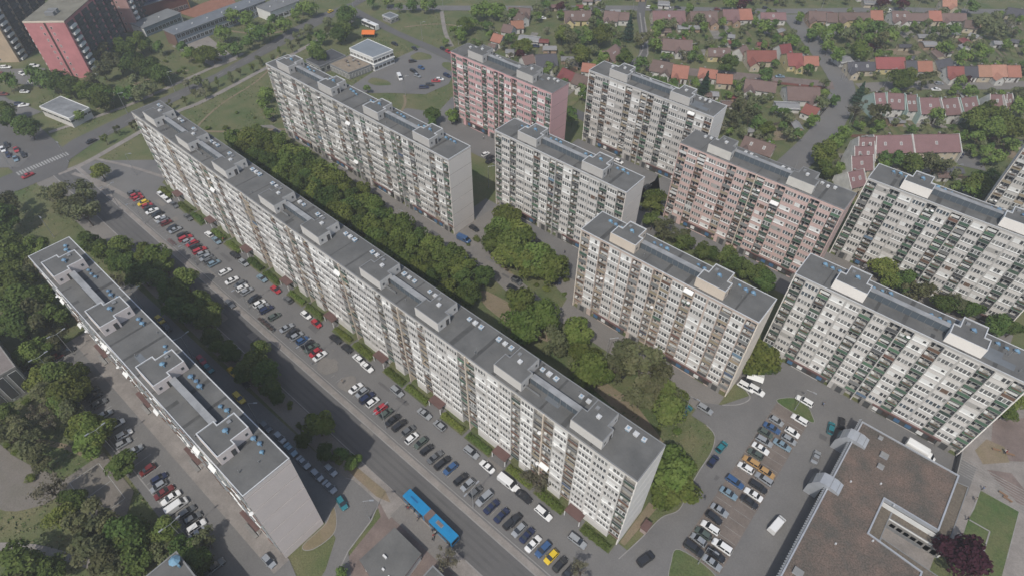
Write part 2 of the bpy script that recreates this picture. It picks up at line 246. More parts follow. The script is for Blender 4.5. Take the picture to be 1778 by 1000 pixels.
EXPO = -0.04
HAZE = 0.0005
DATA = {"cars":[["of the avenue parking row","far end",[[-227.1,47.2,85,"g","h"],[-224.6,47,85,"r","h"],[-222.4,46.8,85,"r","h"],[-218.3,46.7,265,"y","h"],[-215.7,46.9,85,"r","h"],[-213.5,46.8,85,"k","h"],[-211.2,46.6,85,"w","s"],[-208.2,46.9,265,"k","h"],[-205.1,46.4,85,"w","h"],[-203.6,46.4,265,"s","h"],[-201.1,46.6,85,"m","h"],[-196.7,46.5,265,"k","h"],[-195,46.7,85,"s","s"],[-190.5,47.1,85,"k","h"],[-188.2,46.8,85,"r","w"],[-186,46.6,85,"s","h"],[-183.9,46.8,265,"r","h"],[-181.6,46.8,85,"k","h"],[-178.7,46.7,85,"r","w"],[-176.4,46.5,85,"s","h"],[-173.9,46.2,265,"s","h"],[-171.7,46.3,85,"g","h"],[-169.3,46.5,85,"l","h"],[-162.9,46.7,85,"w","h"],[-157.7,46,85,"w","s"],[-154.2,46.7,265,"g","h"],[-152.1,46.3,85,"w","h"],[-149.7,46.4,85,"s","h"],[-145.2,46,265,"k","h"],[-142.1,46,85,"w","h"],[-140.1,46,85,"s","h"],[-138.3,46,85,"n","w"],[-134,45.9,85,"e","h"],[-127.3,45.7,85,"s","s"],[-124.5,45.6,265,"k","h"],[-122.4,45.8,85,"s","h"],[-119.8,45.9,85,"b","h"],[-117.5,46,85,"k","h"],[-115.4,45.9,85,"e","s"],[-113.1,45.6,265,"r","h"],[-111.1,45.7,85,"w","s"],[-94.5,45.3,85,"w","s"],[-92.1,45.5,265,"s","h"],[-89.8,45.3,85,"n","w"],[-87.5,45.4,85,"w","h"],[-84.3,45.4,265,"r","h"],[-82,45.4,85,"e","h"],[-79.2,45.3,85,"k","s"],[-76.7,45.3,85,"k","w"],[-73.7,45.8,85,"g","h"],[-71.4,44.8,85,"w","h"],[-68.7,45.4,265,"e","h"],[-66.1,45.1,85,"k","h"],[-63,45,85,"g","s"],[-60.5,45.1,85,"k","w"],[-57.9,45.3,265,"b","h"],[-54,45,85,"k","h"],[-51.7,45,265,"s","h"],[-49,44.9,85,"g","h"],[-46.3,45.1,265,"s","u"],[-43.6,44.7,85,"n","s"],[-40.4,44.7,85,"n","s"],[-37.7,44.9,85,"k","w"],[-37.3,45.8,265,"k","h"],[-35.1,44.7,265,"s","h"],[-32.9,45,85,"n","s"],[-30.6,44.4,85,"w","s"],[-28.1,44.9,265,"b","w"],[-25.7,44.8,265,"y","h"],[-23.2,44.8,85,"k","h"],[-20.6,45.1,85,"k","s"]]],["of the kerb below the longest block","far end",[[-218,53.5,0,"w","h"],[-213.5,53.5,0,"w","s"],[-208.7,53.7,0,"g","s"],[-198.2,53.3,0,"g","s"],[-183.9,53.2,180,"w","h"],[-179,53.2,0,"l","s"],[-167.6,53.2,0,"k","h"],[-162.1,53.1,0,"s","h"],[-151.2,52.9,0,"l","s"],[-143.4,52.8,0,"r","h"],[-136.9,52.8,180,"g","h"],[-127.2,52.6,0,"w","h"],[-122,52.6,0,"r","h"],[-112.7,52.6,0,"k","s"],[-107.4,52.5,0,"k","h"],[-102,52.3,180,"w","h"],[-97.8,52,0,"w","s"],[-85.1,52,0,"s","w"],[-74.2,52,0,"s","s"],[-68.6,52.1,180,"s","h"],[-57,51.9,0,"s","w"],[-51.3,51.6,180,"w","s"],[-44.7,51.7,0,"w","v"],[-43.3,52,0,"w","h"],[-39.4,51.6,0,"k","s"],[-33.3,51.5,0,"w","w"],[-23.4,51.5,0,"s","w"]]],["in the shaded lane behind the near block","far end",[[-159.3,22.5,0,"y","h"],[-154.6,22.3,0,"k","h"],[-135.7,22.7,0,"r","h"],[-131.3,22.4,0,"t","h"],[-125.2,26.2,0,"y","h"],[-119.3,26.3,0,"k","h"],[-116.1,22.6,0,"y","w"],[-102.9,22.2,0,"g","h"],[-97.4,22.7,0,"s","h"],[-92.4,22.5,0,"l","s"],[-87,22.5,0,"s","s"],[-81.7,22.6,0,"s","h"],[-80.2,25.6,0,"s","h"],[-76.8,22.7,0,"s","s"],[-73,3,0,"s","h"],[-71.3,22.1,-13,"t","h"]]],["of the bays by the park","far end",[[-168.3,-5.4,85,"t","h"],[-168.3,-10.3,265,"s","h"],[-168.1,-3.5,85,"m","h"],[-167.9,-1.2,85,"k","s"],[-148.8,-2.7,85,"k","h"],[-146.3,-2.9,85,"k","h"],[-143,-3,85,"g","h"],[-138.3,-3.7,85,"s","h"],[-133.2,-2.8,85,"w","h"],[-128.6,-3.1,85,"w","h"],[-126.3,-4.4,85,"s","h"],[-122,-3.4,85,"s","h"],[-114.6,-3.9,265,"m","h"],[-110.2,-3.2,85,"n","h"],[-108.3,-4.3,265,"s","h"],[-105.9,-4.1,85,"m","s"],[-103.3,-3.8,265,"w","s"],[-100.2,-3.9,85,"w","v"],[-97.2,-3,85,"g","h"],[-94.7,-3,85,"g","h"],[-92.3,-3.4,85,"w","w"],[-90.5,-3.9,85,"s","s"],[-81,-5.5,85,"g","s"]]],["of the brick parking rows","near end",[[2.4,67.2,0,"s","s"],[-2.3,67.3,0,"k","u"],[2.1,69.4,0,"k","s"],[-2.4,69.8,180,"s","h"],[-2.3,71.8,180,"e","h"],[2.4,71.9,180,"w","u"],[-1.7,74.1,180,"w","w"],[-2.2,76.8,0,"k","h"],[-2,79.3,0,"s","s"],[-2.3,84.6,0,"l","s"],[2.4,85.9,0,"k","s"],[2.4,88.2,180,"w","s"],[-2.5,88.3,0,"b","w"],[2.4,90.9,0,"k","w"],[-2.1,93.5,180,"w","h"],[2.6,93.7,180,"s","w"],[2.4,95.7,0,"o","h"],[-1.8,96,180,"o","w"],[-1.9,98.7,180,"e","h"],[-1.6,101,0,"w","s"],[-1.8,103.6,0,"s","w"],[2.2,105.6,0,"l","s"],[-2.5,106.1,0,"e","h"],[2.9,108.2,0,"s","h"],[-1.9,108.6,0,"b","s"],[2.7,110.8,0,"w","h"],[-1.9,111.4,0,"s","h"]]],["on the asphalt yard","near end",[[-9.3,58.2,75,"k","u"],[-9,79,82,"k","h"],[9.8,84.8,83,"w","v"],[-9.2,89.9,85,"n","h"],[-9.4,94.9,85,"t","h"],[-18.1,102.4,0,"s","w"],[10.1,107.9,95,"s","s"],[2.6,115.8,178,"w","w"],[-10.2,117,0,"w","u"],[9.9,118.8,100,"t","h"],[11.5,122.1,105,"k","h"],[1.3,122.4,178,"w","w"]]],["by the cream block corner","near end",[[-41,98.2,85,"k","h"],[-21.6,98.7,85,"t","h"],[-34.1,99,20,"w","h"],[-12.9,116.3,0,"w","u"],[-13.2,118,0,"k","h"]]],["on the service road behind the tree belt","far end",[[-233.7,111.8,0,"k","v"],[-222.7,107.3,0,"k","h"],[-156.6,106.3,0,"k","h"],[-116.1,116.2,0,"k","h"],[-114.7,109.5,8,"b","v"],[-111.4,102.3,0,"m","h"],[-107.4,102.5,0,"w","h"],[-94.8,124.8,85,"k","h"],[-88.2,106.7,10,"k","h"],[-87.7,106,0,"g","h"],[-86.7,102.9,10,"k","h"],[-78.4,118.5,75,"w","h"],[-78,114.1,30,"n","h"]]],["between the middle rows of blocks","far end",[[-144.2,153.3,85,"w","h"],[-141.3,152.8,85,"k","h"],[-139.6,150.8,85,"k","h"],[-100.3,184.6,0,"w","h"],[-82.6,177.7,85,"k","h"],[-77.2,165.9,85,"k","h"],[1.1,279.7,90,"k","s"],[3.6,280.7,90,"n","h"],[5.4,284.8,90,"k","s"]]],["by the white shop hall","far end",[[-249,197.6,0,"k","h"],[-237.5,200.9,-10,"k","s"],[-227.5,190.3,60,"k","h"],[-225.8,210.2,-5,"k","h"],[-221.5,209.7,-5,"r","h"],[-219.4,174.4,-30,"w","v"],[-219.2,183.3,0,"k","w"],[-219,188.2,0,"b","h"],[-214.4,181.3,0,"s","h"],[-203.9,183.5,45,"r","s"],[-203.8,175.5,45,"n","w"],[-203.7,185.8,45,"w","h"],[-203.7,190.9,0,"n","w"],[-203.4,178.9,45,"k","h"]]],["near the crossing at the top left","far end",[[-372.7,54.5,45,"w","w"],[-366.2,51,40,"m","h"],[-363.8,64.3,45,"w","w"],[-359.5,57,10,"w","h"],[-346.6,56.6,40,"w","h"],[-344.9,43.6,40,"m","s"],[-339.8,50.9,40,"w","h"],[-329.8,44.9,60,"n","h"],[-327,45.8,60,"w","s"],[-308.7,202.1,100,"y","h"],[-297.7,28.5,-10,"k","h"],[-295.4,26.3,-10,"w","h"],[-291.3,29.8,-10,"r","s"],[-289.5,26.2,-10,"n","h"],[-284.9,30.2,-10,"k","h"],[-284.5,27.1,-10,"l","s"],[-274.6,52.6,97,"k","s"],[-268.6,25.8,97,"r","s"],[-149.1,39.9,0,"g","s"]]],["on the streets of the house quarter","far end",[[-211.1,274.9,41,"w","h"],[-192.4,299.6,41,"k","h"],[-191.5,244.3,41,"n","h"],[-191.2,304.3,41,"w","h"],[-173.9,328.2,41,"w","h"],[-166.2,335,41,"w","s"],[-161.3,338.6,41,"k","h"],[-142.9,351.8,41,"m","h"],[-133.6,362.9,41,"r","h"],[-131.5,274.6,41,"k","h"],[-122.3,372.2,41,"k","h"],[-81,296.9,41,"l","s"],[-66.6,414.2,41,"w","v"],[-20.1,340.6,41,"s","h"],[-19.6,333.3,41,"w","s"],[-13,337.2,41,"g","s"]]],["at the service yard beyond the park lawn","far end",[[-168,-14.6,110,"g","u"],[-164.3,-17.2,195,"w","v"],[29.2,127.2,-3,"w","t"]]]],"trees":[[-358.8,72.2,"d",4],[-383,108.7,"g",6],[-378.2,111.5,"g",5],[-391.7,107.3,"g",5],[-335.9,87.5,"o",6],[-335.9,98.2,"g",6],[-336.9,106.1,"g",6],[-335.5,109.3,"y",4],[-317.8,93.1,"d",6],[-311.4,93.7,"d",5],[-302.4,96.7,"d",6],[-296.8,96.9,"d",5],[-323,88.6,"o",6],[-322.2,81.3,"o",6],[-323.3,63.4,"d",6],[-328,60.3,"d",5],[-317.3,64.2,"d",5],[-309.6,67.3,"g",5],[-301.6,70.8,"g",5],[-314.9,73.5,"o",5],[-293.3,67.8,"d",5],[-295.4,72,"d",4],[-342.9,47.3,"g",5],[-341.9,50,"d",4],[-315.9,36.6,"d",5],[-307,35.8,"d",5],[-294.8,38,"d",5],[-302.7,38.1,"d",4],[-293.1,56.7,"g",3],[-347.2,59.5,"d",4],[-340.6,61.5,"d",4],[-339.1,57.1,"d",3],[-332.9,156.4,"g",5],[-317,140.7,"g",5],[-324.1,158.9,"g",5],[-306.3,152.3,"g",5],[-301.6,119.6,"g",5],[-300.1,124.1,"g",5],[-301.8,131.1,"g",4],[-318.1,119,"d",4],[-297.6,135.9,"d",4],[-300.6,144.4,"d",4],[-310.6,118,"g",4],[-283.9,106.3,"o",3],[-275.9,107.7,"o",3],[-283.7,101.8,"b",3],[-271.2,102.7,"b",3],[-296.6,77.8,"d",4],[-293.7,80.4,"d",4],[-289.5,82.4,"o",4],[-292.5,88.6,"o",4],[-302.8,86.9,"o",4],[-327.6,111.8,"d",4],[-365.6,101.3,"d",4],[-356.4,102.4,"o",4],[-372.1,116.3,"d",3],[-302.5,167.9,"g",5],[-301.1,157,"g",5],[-301,153.5,"d",5],[-309.9,180.2,"g",4],[-309.8,190.1,"g",5],[-315.9,188.4,"g",4],[-312.3,167.8,"d",4],[-282.8,194.3,"d",6],[-272.1,183.8,"d",6],[-270.3,179.3,"d",5],[-289.7,203.4,"g",4],[-276.4,172.5,"d",4],[-258.7,157.2,"d",5],[-269.5,162.8,"g",4],[-291.5,166.6,"o",2.5],[-287.6,158.4,"o",2.5],[-291.7,171.3,"o",2.5],[-292.8,188.5,"o",3],[-292.7,176,"o",3],[-235.5,247.4,"g",5],[-229.5,229.5,"g",5],[-223.7,221.2,"g",4],[-228.5,221.7,"g",4],[-228.3,256.3,"g",5],[-235.9,255.1,"g",5],[-230.4,237.2,"g",4],[-215.2,236.7,"b",3],[-223.7,241.6,"d",3],[-226.7,266.9,"d",4],[-246.8,119.6,"g",4],[-233.6,111.8,"y",3],[-241.9,114.5,"g",3],[-177.8,156.3,"d",4],[-175.6,152.8,"d",3],[-171.5,161.5,"g",3.5],[-219.9,154.8,"y",2],[-292.3,220.3,"d",4],[-287.7,227.3,"g",4],[-272.3,232.3,"d",4],[-266.6,235.9,"g",4],[-262.1,238.5,"d",4],[-277,226.4,"d",3],[-159.5,282.4,"c",5],[-100.3,254.2,"c",4.5],[-44.3,295.3,"c",4],[-39,276.9,"b",6],[-30.5,279.5,"o",6],[-34.1,318.8,"y",6],[-25.1,328.6,"o",5],[-31.7,324.8,"g",5],[-37.4,234.4,"g",6],[-38.1,258,"g",4],[-28.6,276.4,"g",3],[-33.3,226.4,"g",4.5],[-37.6,249.5,"g",4],[-9,252.1,"y",5],[-2.6,255.5,"o",6],[-15.9,253.3,"d",4],[-19.3,253.1,"d",3],[13.1,252.8,"g",5],[12.6,250.1,"g",4],[7.5,298.1,"g",6],[10.8,305,"g",6],[15.5,305.1,"g",6],[5.4,290.7,"g",4],[14.3,281.4,"g",4],[16.6,293,"g",4],[10.7,282.8,"g",3.5],[-10.3,344.2,"m",3],[-12.2,343.6,"g",3],[-7.8,332.2,"y",4],[3.4,315.6,"g",5],[7.2,314,"g",5],[11.5,329.5,"g",5],[0.9,302.8,"g",6],[-12.5,299.3,"y",4],[-70.8,413.8,"m",4],[-61.6,420.4,"m",4],[-131.8,357.8,"m",5],[-136.3,353.8,"g",5],[-151.5,331.2,"g",4],[-141.4,324.9,"o",4],[-106.8,333.5,"g",5],[-102.4,281.3,"d",5],[-111.3,309.5,"d",3],[-28.8,397,"d",5],[-34.1,390.8,"o",4],[-27,375.5,"g",4],[-18.1,364.6,"g",5],[-14,376.9,"g",5],[-19.6,416.9,"o",6],[-11.7,410.8,"o",5],[-31.1,437.7,"d",5],[-189.3,231.2,"g",5],[-187.5,226.8,"m",3],[-230.2,255.5,"g",5],[-203.9,236.6,"d",3],[-173.1,250.2,"o",6],[-182.6,254.7,"g",5],[-167.1,248.2,"g",4],[-161.7,233.4,"b",4],[-215.4,284,"d",3.5],[-205.9,284.8,"m",4],[-166.1,265.8,"g",6],[-172.7,265.4,"g",4],[-148.1,277.7,"o",5],[-151.3,298.7,"g",4.5],[-141.1,279,"g",4],[-160.8,242,"g",6],[-144.2,254.2,"g",5],[-135.2,256.6,"d",4],[-153,248.5,"g",4],[-84.5,284.8,"d",4],[-51.6,285,"d",3],[-52.3,260.8,"g",3.5],[-63.4,240.1,"g",4],[-52.6,246.4,"d",3],[-60.3,257.3,"o",3],[-73.2,244.5,"o",5],[-80.4,247.5,"o",5],[-71.8,307.2,"d",3],[-77.7,236.1,"o",5],[-68.1,242.4,"d",4],[-54.4,277.6,"o",4],[-85.1,348.9,"g",5],[-76.9,354.8,"g",5],[-68.9,366.8,"g",5],[-61.6,370.7,"d",5],[-76.6,345.3,"g",5],[-69.5,353.9,"o",5],[-58.8,336.8,"g",6],[-54.3,354.4,"o",6],[-52.6,366.3,"g",5],[-59.3,359,"g",4],[-66.6,326.5,"g",5],[-73.1,335.1,"g",4],[-100.1,363,"g",3.5],[-89.6,330,"g",4],[-85.8,345.4,"d",4],[-56,375.3,"o",4],[-52.7,376.9,"o",4],[-213,5.5,"g",6],[-212.8,10.6,"g",6],[-211.3,2.1,"d",6],[-200.3,-1.6,"d",7],[-202.9,2.6,"d",5],[-190.4,-1.7,"d",7],[-189.6,4.3,"d",5],[-179.7,-0.6,"d",7],[-181.6,-6.1,"d",7],[-177.7,3.2,"d",6],[-205.5,5.8,"d",5],[-170.9,-1,"y",4],[-235.1,9.1,"d",6],[-240.3,12.4,"o",6],[-223.3,4.5,"d",6],[-232.8,27,"o",6],[-226.2,26.9,"o",6],[-219.8,29,"o",6],[-238.4,27.6,"b",5],[-241.5,26.2,"o",5],[-203.4,23.4,"d",5],[-194.6,25,"g",5],[-194.1,28.4,"g",5],[-185.3,26.2,"d",5],[-180.6,20.5,"b",4],[-194.8,29,"g",5],[-188.2,25.4,"d",5],[-185,28.2,"d",5],[-184.5,32.8,"g",5],[-180.3,34.7,"g",5],[-175.8,34.3,"y",3.5],[-176,27.3,"d",6],[-172.2,29.6,"d",5],[-163.4,28.9,"d",5],[-164,35.1,"y",4.5],[-157.9,30.7,"d",5],[-153.8,34,"y",3.5],[-148.5,34.9,"y",3],[-149.1,29.7,"d",5],[-144.7,31.4,"d",5],[-155,27.4,"d",5],[-124,35.1,"y",3],[-119.5,30.5,"d",5],[-114.3,30.9,"d",5],[-119.3,27.6,"d",4],[-110.6,29.9,"d",4],[-131.5,28.2,"d",4],[-136.9,28.6,"d",4],[-128.1,28.9,"d",4],[-89.9,30.4,"g",5],[-106.9,29,"d",3],[-170.2,-0.9,"g",4.5],[-169.3,-8.3,"g",5],[-171.1,-10.3,"g",4],[-170.8,-4.7,"g",4],[-161.9,-6.6,"g",4],[-157.2,-3.1,"g",5],[-156.4,-6.5,"y",5],[-159.1,-9.8,"g",5],[-152.8,-10.8,"g",5],[-147.5,-7.2,"y",6],[-148.1,-4.8,"g",5],[-154.2,-2.5,"d",4],[-145.8,-9,"y",5],[-148.8,-14.3,"b",4],[-145,-12.4,"o",5],[-140.7,-8.8,"o",5],[-166.2,-16.5,"g",3],[-132.8,-7.3,"g",5],[-130.9,-6.1,"g",4],[-134.4,-8.6,"g",5],[-153.7,-20,"d",4],[-149.3,-21.5,"o",5],[-144.8,-19.4,"o",5],[-146.6,-17.4,"o",4],[-144.3,-14.1,"b",4],[-128.8,-9.4,"g",5],[-129.6,-6.8,"g",5],[-117,-7.3,"y",4.5],[-133.5,-19.4,"o",5],[-145.7,-21.7,"o",5],[-140.9,-20.4,"o",5],[-122.2,-20.9,"b",6],[-129.8,-20.9,"y",3],[-117.9,-18.7,"d",4],[-115.6,-22.4,"g",4],[-109,-18.8,"o",6],[-102.4,-19.8,"o",7],[-104.7,-15.9,"d",5],[-99,-13.8,"d",6],[-96.3,-19.9,"o",6],[-104.4,-22.7,"o",6],[-116.5,-31.4,"d",6],[-110.3,-31.9,"d",6],[-106.1,-31.1,"d",5],[-105.3,-28.6,"d",4],[-93,-17.8,"o",5],[-147.9,-21.4,"d",3],[-93.1,-15.4,"d",5],[-97.6,-13,"d",5],[-94.4,-9.1,"y",4],[-97.7,-6.6,"y",3],[-88.1,-7.9,"d",4],[-89.6,-10.9,"d",4],[-83.8,-7.4,"d",4],[-82.4,-6.9,"d",3],[-85.6,-3.6,"d",4],[-98.5,-15.3,"d",5],[-76.2,30.3,"y",3],[-90.3,25.5,"d",3],[-83.8,27.3,"d",3],[-80.2,29.3,"d",2.5],[-42.4,28.9,"b",4],[-58,11.6,"d",2],[-16.8,79.9,"g",5],[-13.6,75.4,"g",6],[-13.9,71.9,"g",4.5],[-11,74.6,"g",5],[-13.6,80.3,"g",4],[-37.7,56.1,"b",4],[-40.8,55.6,"b",3],[-18.3,45.6,"b",3],[-77.1,95.6,"g",6],[-68.8,95.1,"g",6],[-71.2,88.6,"g",6],[-58,97.7,"g",5.5],[-60.1,90.8,"o",5],[-47.4,88.5,"g",6],[-50.7,92,"g",5],[-44.5,89.5,"g",5],[-44.8,100.5,"o",5],[-42.3,95.3,"o",5],[-37.9,100.7,"o",6],[-35.8,96,"o",6],[-31.9,96.2,"o",6],[-32.3,91.3,"o",5],[-26.4,96.4,"y",5],[-24.9,92.3,"y",5],[-23.8,96,"o",4],[-33.2,102.2,"o",4],[-14.1,123.2,"g",6],[-11.1,123.3,"d",4],[-13.7,121,"g",4],[-107.2,123.8,"g",5.5],[-104,116.3,"g",5.5],[-102.1,111.9,"g",5],[-96.2,113.3,"g",5.5],[-94.8,108.8,"g",5],[-99.9,119.9,"g",5.5],[-90.9,110.4,"g",5],[-92.8,112.9,"g",6],[-85.8,112.5,"g",6],[-81.3,112.9,"g",6],[-87.8,109.8,"g",5.5],[-79.3,114.3,"g",5],[-86,116.6,"g",5],[-95.6,117.8,"g",5],[-74.4,168.6,"g",4.5],[-73,164.5,"g",4],[-68.5,157.1,"d",4],[-62.4,155.4,"o",4.5],[-58.1,156,"o",4.5],[-54.2,154.2,"d",4],[-47.5,155.1,"d",3.5],[-45.1,156,"d",3],[-40.4,157.6,"d",4],[-36.3,155.6,"d",4],[-32.3,154.7,"d",4],[-28.2,156.5,"d",4],[-25.4,154.6,"d",4],[-135.3,199.1,"d",3],[-131.6,195.1,"d",3],[0.6,184.9,"g",4.5],[-1.5,185.8,"g",3.5],[8,183.2,"d",4],[11.7,185.6,"d",4],[13.9,188.8,"d",4],[4.8,181.6,"g",3.5],[13.8,182.9,"o",4],[11.5,180.1,"o",4],[20.4,181.7,"d",4],[27.1,184.3,"d",4],[32.3,186.1,"d",4],[34.8,189.6,"d",4.5],[34.6,182,"d",4],[38.3,184.7,"d",3.5],[23.3,185,"o",4],[43,151.2,"g",3],[44.5,156.1,"g",3],[42.9,102.1,"m",5.5],[42.2,97.7,"y",5],[-243.4,44.2,"g",4],[-232.3,35,"o",5],[-248.5,14.9,"o",4],[-199.6,82.3,"g",4]],"houses":[[-193.8,283.6,41.3,14.6,4.6,"brown","yellow"],[-179.1,295.4,27.3,8,4.3,"brown","white"],[-174.3,299.9,37.7,6.3,3.5,"brown","white"],[-155.9,316.9,41.3,18.1,6,"mauve","cream"],[-141,329.2,41.3,14.9,5.4,"brown","tan"],[-130.9,341.5,41.3,8.9,6,"mauve","tan"],[-125.3,347.3,44.4,7.3,6,"orange","white"],[-111.8,355,41.3,14.2,3.3,"mauve","white"],[-150.1,258.8,-37.5,11.8,4.6,"brown","tan"],[-137.1,285.5,29.3,6.4,5.4,"brown","white"],[-131.1,289.3,38.1,9.1,4.2,"brown","white"],[-113.6,294.4,41.2,11.1,3.3,"brown","yellow"],[-118.6,319.9,26.6,3.7,2.2,"grey","white"],[-115.3,313.1,51.1,4.2,2.2,"maroon","white"],[-95.8,304.2,41.2,14.8,4.7,"red","cream"],[-105.5,303.7,83.5,6.2,3.3,"brown","white"],[-93.2,371.2,35.4,9.7,4.2,"brown","tan"],[-86.5,374.5,41.3,5.8,4.2,"brown","white"],[-77.7,385,42,17.9,3.3,"brown","yellow"],[-68.9,394.1,41.3,6.9,4.3,"orange","white"],[-58.5,401.9,41.3,9.7,4.2,"brown","white"],[-82.1,312,41.2,7.6,6,"red","yellow"],[-74.9,315.4,41.2,7.4,3.7,"orange","cream"],[-89.9,318.8,56.2,6.5,4.2,"maroon","white"],[-54.1,326.2,41.2,13.4,3.3,"slate","cream"],[-44.9,338.9,41.2,14.6,4.9,"red","yellow"],[-63.7,331.9,59.5,7.8,3.8,"grey","white"],[-35.8,342.5,41.1,5.5,4,"slate","cream"],[-30.8,346.3,41.2,7.2,4,"orange","white"],[-18,350.2,41.2,8.1,3.9,"red","white"],[-12.3,355.2,41.2,6.6,3.9,"slate","white"],[-7.8,360.2,41.2,6.3,4.7,"tan","cream"],[-2.6,365.2,41.2,7.6,5,"tan","white"],[3.1,369.2,41.1,6.4,4.6,"orange","white"],[-24.7,355.8,61.4,10.2,3.3,"slate","cream"],[-52.6,405.8,41.3,17.3,3.3,"brown","white"],[-44.2,415.1,41.3,7,4.8,"orange","cream"],[-35.3,420.9,41.3,13.7,3.3,"brown","white"],[-25,416.7,26.2,7.4,3.3,"brown","cream"],[-20.3,406.9,-11.9,4.7,2.2,"grey","cream"],[-10.1,451.9,16.8,8.7,3.3,"slate","cream"],[-36,380.1,41.2,7.1,3.3,"grey","tan"],[-9,405.5,35.6,4.5,2.2,"grey","white"],[-2.6,413.6,19.3,4.8,2.2,"slate","white"],[-126.5,261.7,18.1,10.4,4.8,"brown","white"],[-117.9,263.7,27,7.6,6,"orange","white"],[-106.8,270.5,21,8.4,3.3,"orange","white"],[-98.4,270.5,33.2,7.3,3.5,"orange","cream"],[-98.2,254.7,36.3,3.7,2.2,"brown","white"],[-96.1,257.4,36.3,3.7,2.2,"grey","white"],[-82.6,275.4,25.1,14.1,3.7,"brown","white"],[-65.3,281.6,36.8,14.7,6,"brown","white"],[-55.7,269.2,-2.3,6.4,3.3,"red","white"],[-66.4,269.3,36.1,10.4,3.3,"grey","white"],[-61.1,227,6.7,12.5,4,"brown","cream"],[-221.7,266.9,34.2,12.4,3.3,"brown","white"],[-211.5,252.7,45.4,6.9,3.3,"orange","white"],[-211.5,245.6,13.6,6.1,3.3,"brown","white"],[-207.8,233.2,9.7,6,3.3,"orange","white"],[-206.8,227.3,22.6,4.1,2.2,"brown","white"],[-197.8,246.6,25.9,11.3,3.3,"grey","white"],[-190.2,249.4,34.3,5.1,2.2,"maroon","white"],[-174.1,230.2,47.5,10.7,6,"slate","white"],[-181,224.4,67.6,6.3,3.3,"brown","white"],[-195.7,228.5,35.9,4.6,2.2,"grey","white"],[-156,225.3,-3.6,8.2,3.4,"maroon","white"],[-147.4,224.8,6.5,8.6,3.9,"brown","white"],[-153.2,237.5,27.6,6.4,3.3,"orange","white"],[-169,335.2,32.1,6.7,3.3,"grey","white"],[-203,298.8,41.3,4.2,2.2,"maroon","cream"],[-215,288.7,48.6,5.1,2.2,"mauve","cream"],[-42.5,441.1,36.9,8.2,3.3,"tan","cream"],[-77.7,417.1,34.4,9,3.3,"grey","cream"],[-215.2,260.7,-14.9,7,3.3,"brown","white"]],"terr":[[-36.6,292.7,46.7,5.3,4.9],[-31.1,297.3,35.1,7.3,6],[-25.5,300.2,41.1,4.8,6],[-18.5,302.9,40.3,9.6,6],[-11.9,307.7,49.3,7.9,6],[-5.9,314.3,52.9,8.3,5.5],[3.5,325.9,39.6,7.2,3.3],[6.7,328.6,58.6,4.3,4.2],[-21.4,260.7,42.3,15.4,6],[-8.4,272.8,42.1,18.8,6],[-28.5,252.5,41.1,6.9,3.3],[-27.2,245.1,44.1,8,3.3],[-25.6,237.7,46.4,8.7,3.3],[-24.1,225.9,59.8,7.3,4.1]],"lamps":[[-110.8,42.5,"v"],[-78.9,42.5,"v"],[-47,41.9,"v"],[-63.5,24,"n"],[-223.4,40,"v"],[-207.1,41.5,"v"],[-173.4,42.4,"v"],[-224.1,17.4,"u"],[-267.3,40.2,"u"],[-238.2,53.6,"n"],[-279.5,23.6,"u"],[-143.1,42.7,"v"],[-312.2,195.4,"n"],[-306,170.9,"n"],[-242.2,211,"n"],[-205.1,165,"n"],[-259.8,244.3,"n"],[-224.1,219.9,"n"],[-305.3,215.6,"n"],[-179,318.2,"n"],[-122.8,282,"n"],[-221.2,281.1,"n"],[-76.3,336.9,"n"],[-76.1,336.5,"n"],[-97.8,394.8,"n"],[-57.2,313.6,"n"],[-39.4,319.4,"n"],[-40.2,276.6,"n"],[0.4,118.4,"u"],[0.4,118.5,"n"],[0.1,65.2,"u"],[-135.3,99,"u"],[-128.8,138,"n"],[-48,99.1,"n"],[-21.4,96.9,"u"],[3.6,254.3,"n"],[-105.5,21.6,"n"],[-160.9,-6.8,"v"],[-160.8,-6.7,"v"],[-126.9,-6.8,"v"],[-91.2,-6.7,"v"],[-165.9,21.1,"v"],[-138.6,21.7,"v"],[-165.7,-0.3,"v"],[-289.1,97,"n"],[-286.4,73.3,"n"],[-301.9,147.1,"n"],[-55.5,316.3,"n"],[-54.4,425.7,"n"],[-34.2,449.3,"n"],[-122.8,281.6,"n"]],"people":[[-58.8,31.4],[-58.4,32],[-58.3,31.5],[-56.7,31.9],[-54.9,31.6],[-54.7,31.1],[-50.2,31.5],[-49.3,31.6],[-49.1,30.9],[-48.6,30.1],[5.6,124.7],[-98.9,44.2],[-84.3,127.3],[-153,161.6],[-177.5,55],[-6.1,79.7],[44.3,126.2],[43.5,122],[43.3,115.5],[46.2,141],[46.5,141],[19.8,106.9]]}
# ------------------------------------------------------------------ camera, light, air
cam = bpy.data.cameras.new('camera'); co = bpy.data.objects.new('camera', cam); COL.objects.link(co)
YAW = -0.70187; PITCH = 0.80303; ROLL = 0.0079013
fw = Vector((0, math.cos(PITCH), -math.sin(PITCH))); rt = Vector((1, 0, 0)); up = rt.cross(fw)
rt2 = rt * math.cos(ROLL) + up * math.sin(ROLL); up2 = up * math.cos(ROLL) - rt * math.sin(ROLL)
ca, sa = math.cos(YAW), math.sin(YAW)
def tow(v): return Vector((v.x * ca + v.y * sa, -v.x * sa + v.y * ca, v.z))
r_, u_, f_ = tow(rt2), tow(up2), tow(fw)
co.matrix_world = Matrix(((r_.x, u_.x, -f_.x, 0), (r_.y, u_.y, -f_.y, 0), (r_.z, u_.z, -f_.z, 140), (0, 0, 0, 1)))
cam.sensor_width = 36; cam.lens = 36 * 1047.55 / 1778; cam.clip_end = 6000; cam.clip_start = 1
SC.camera = co

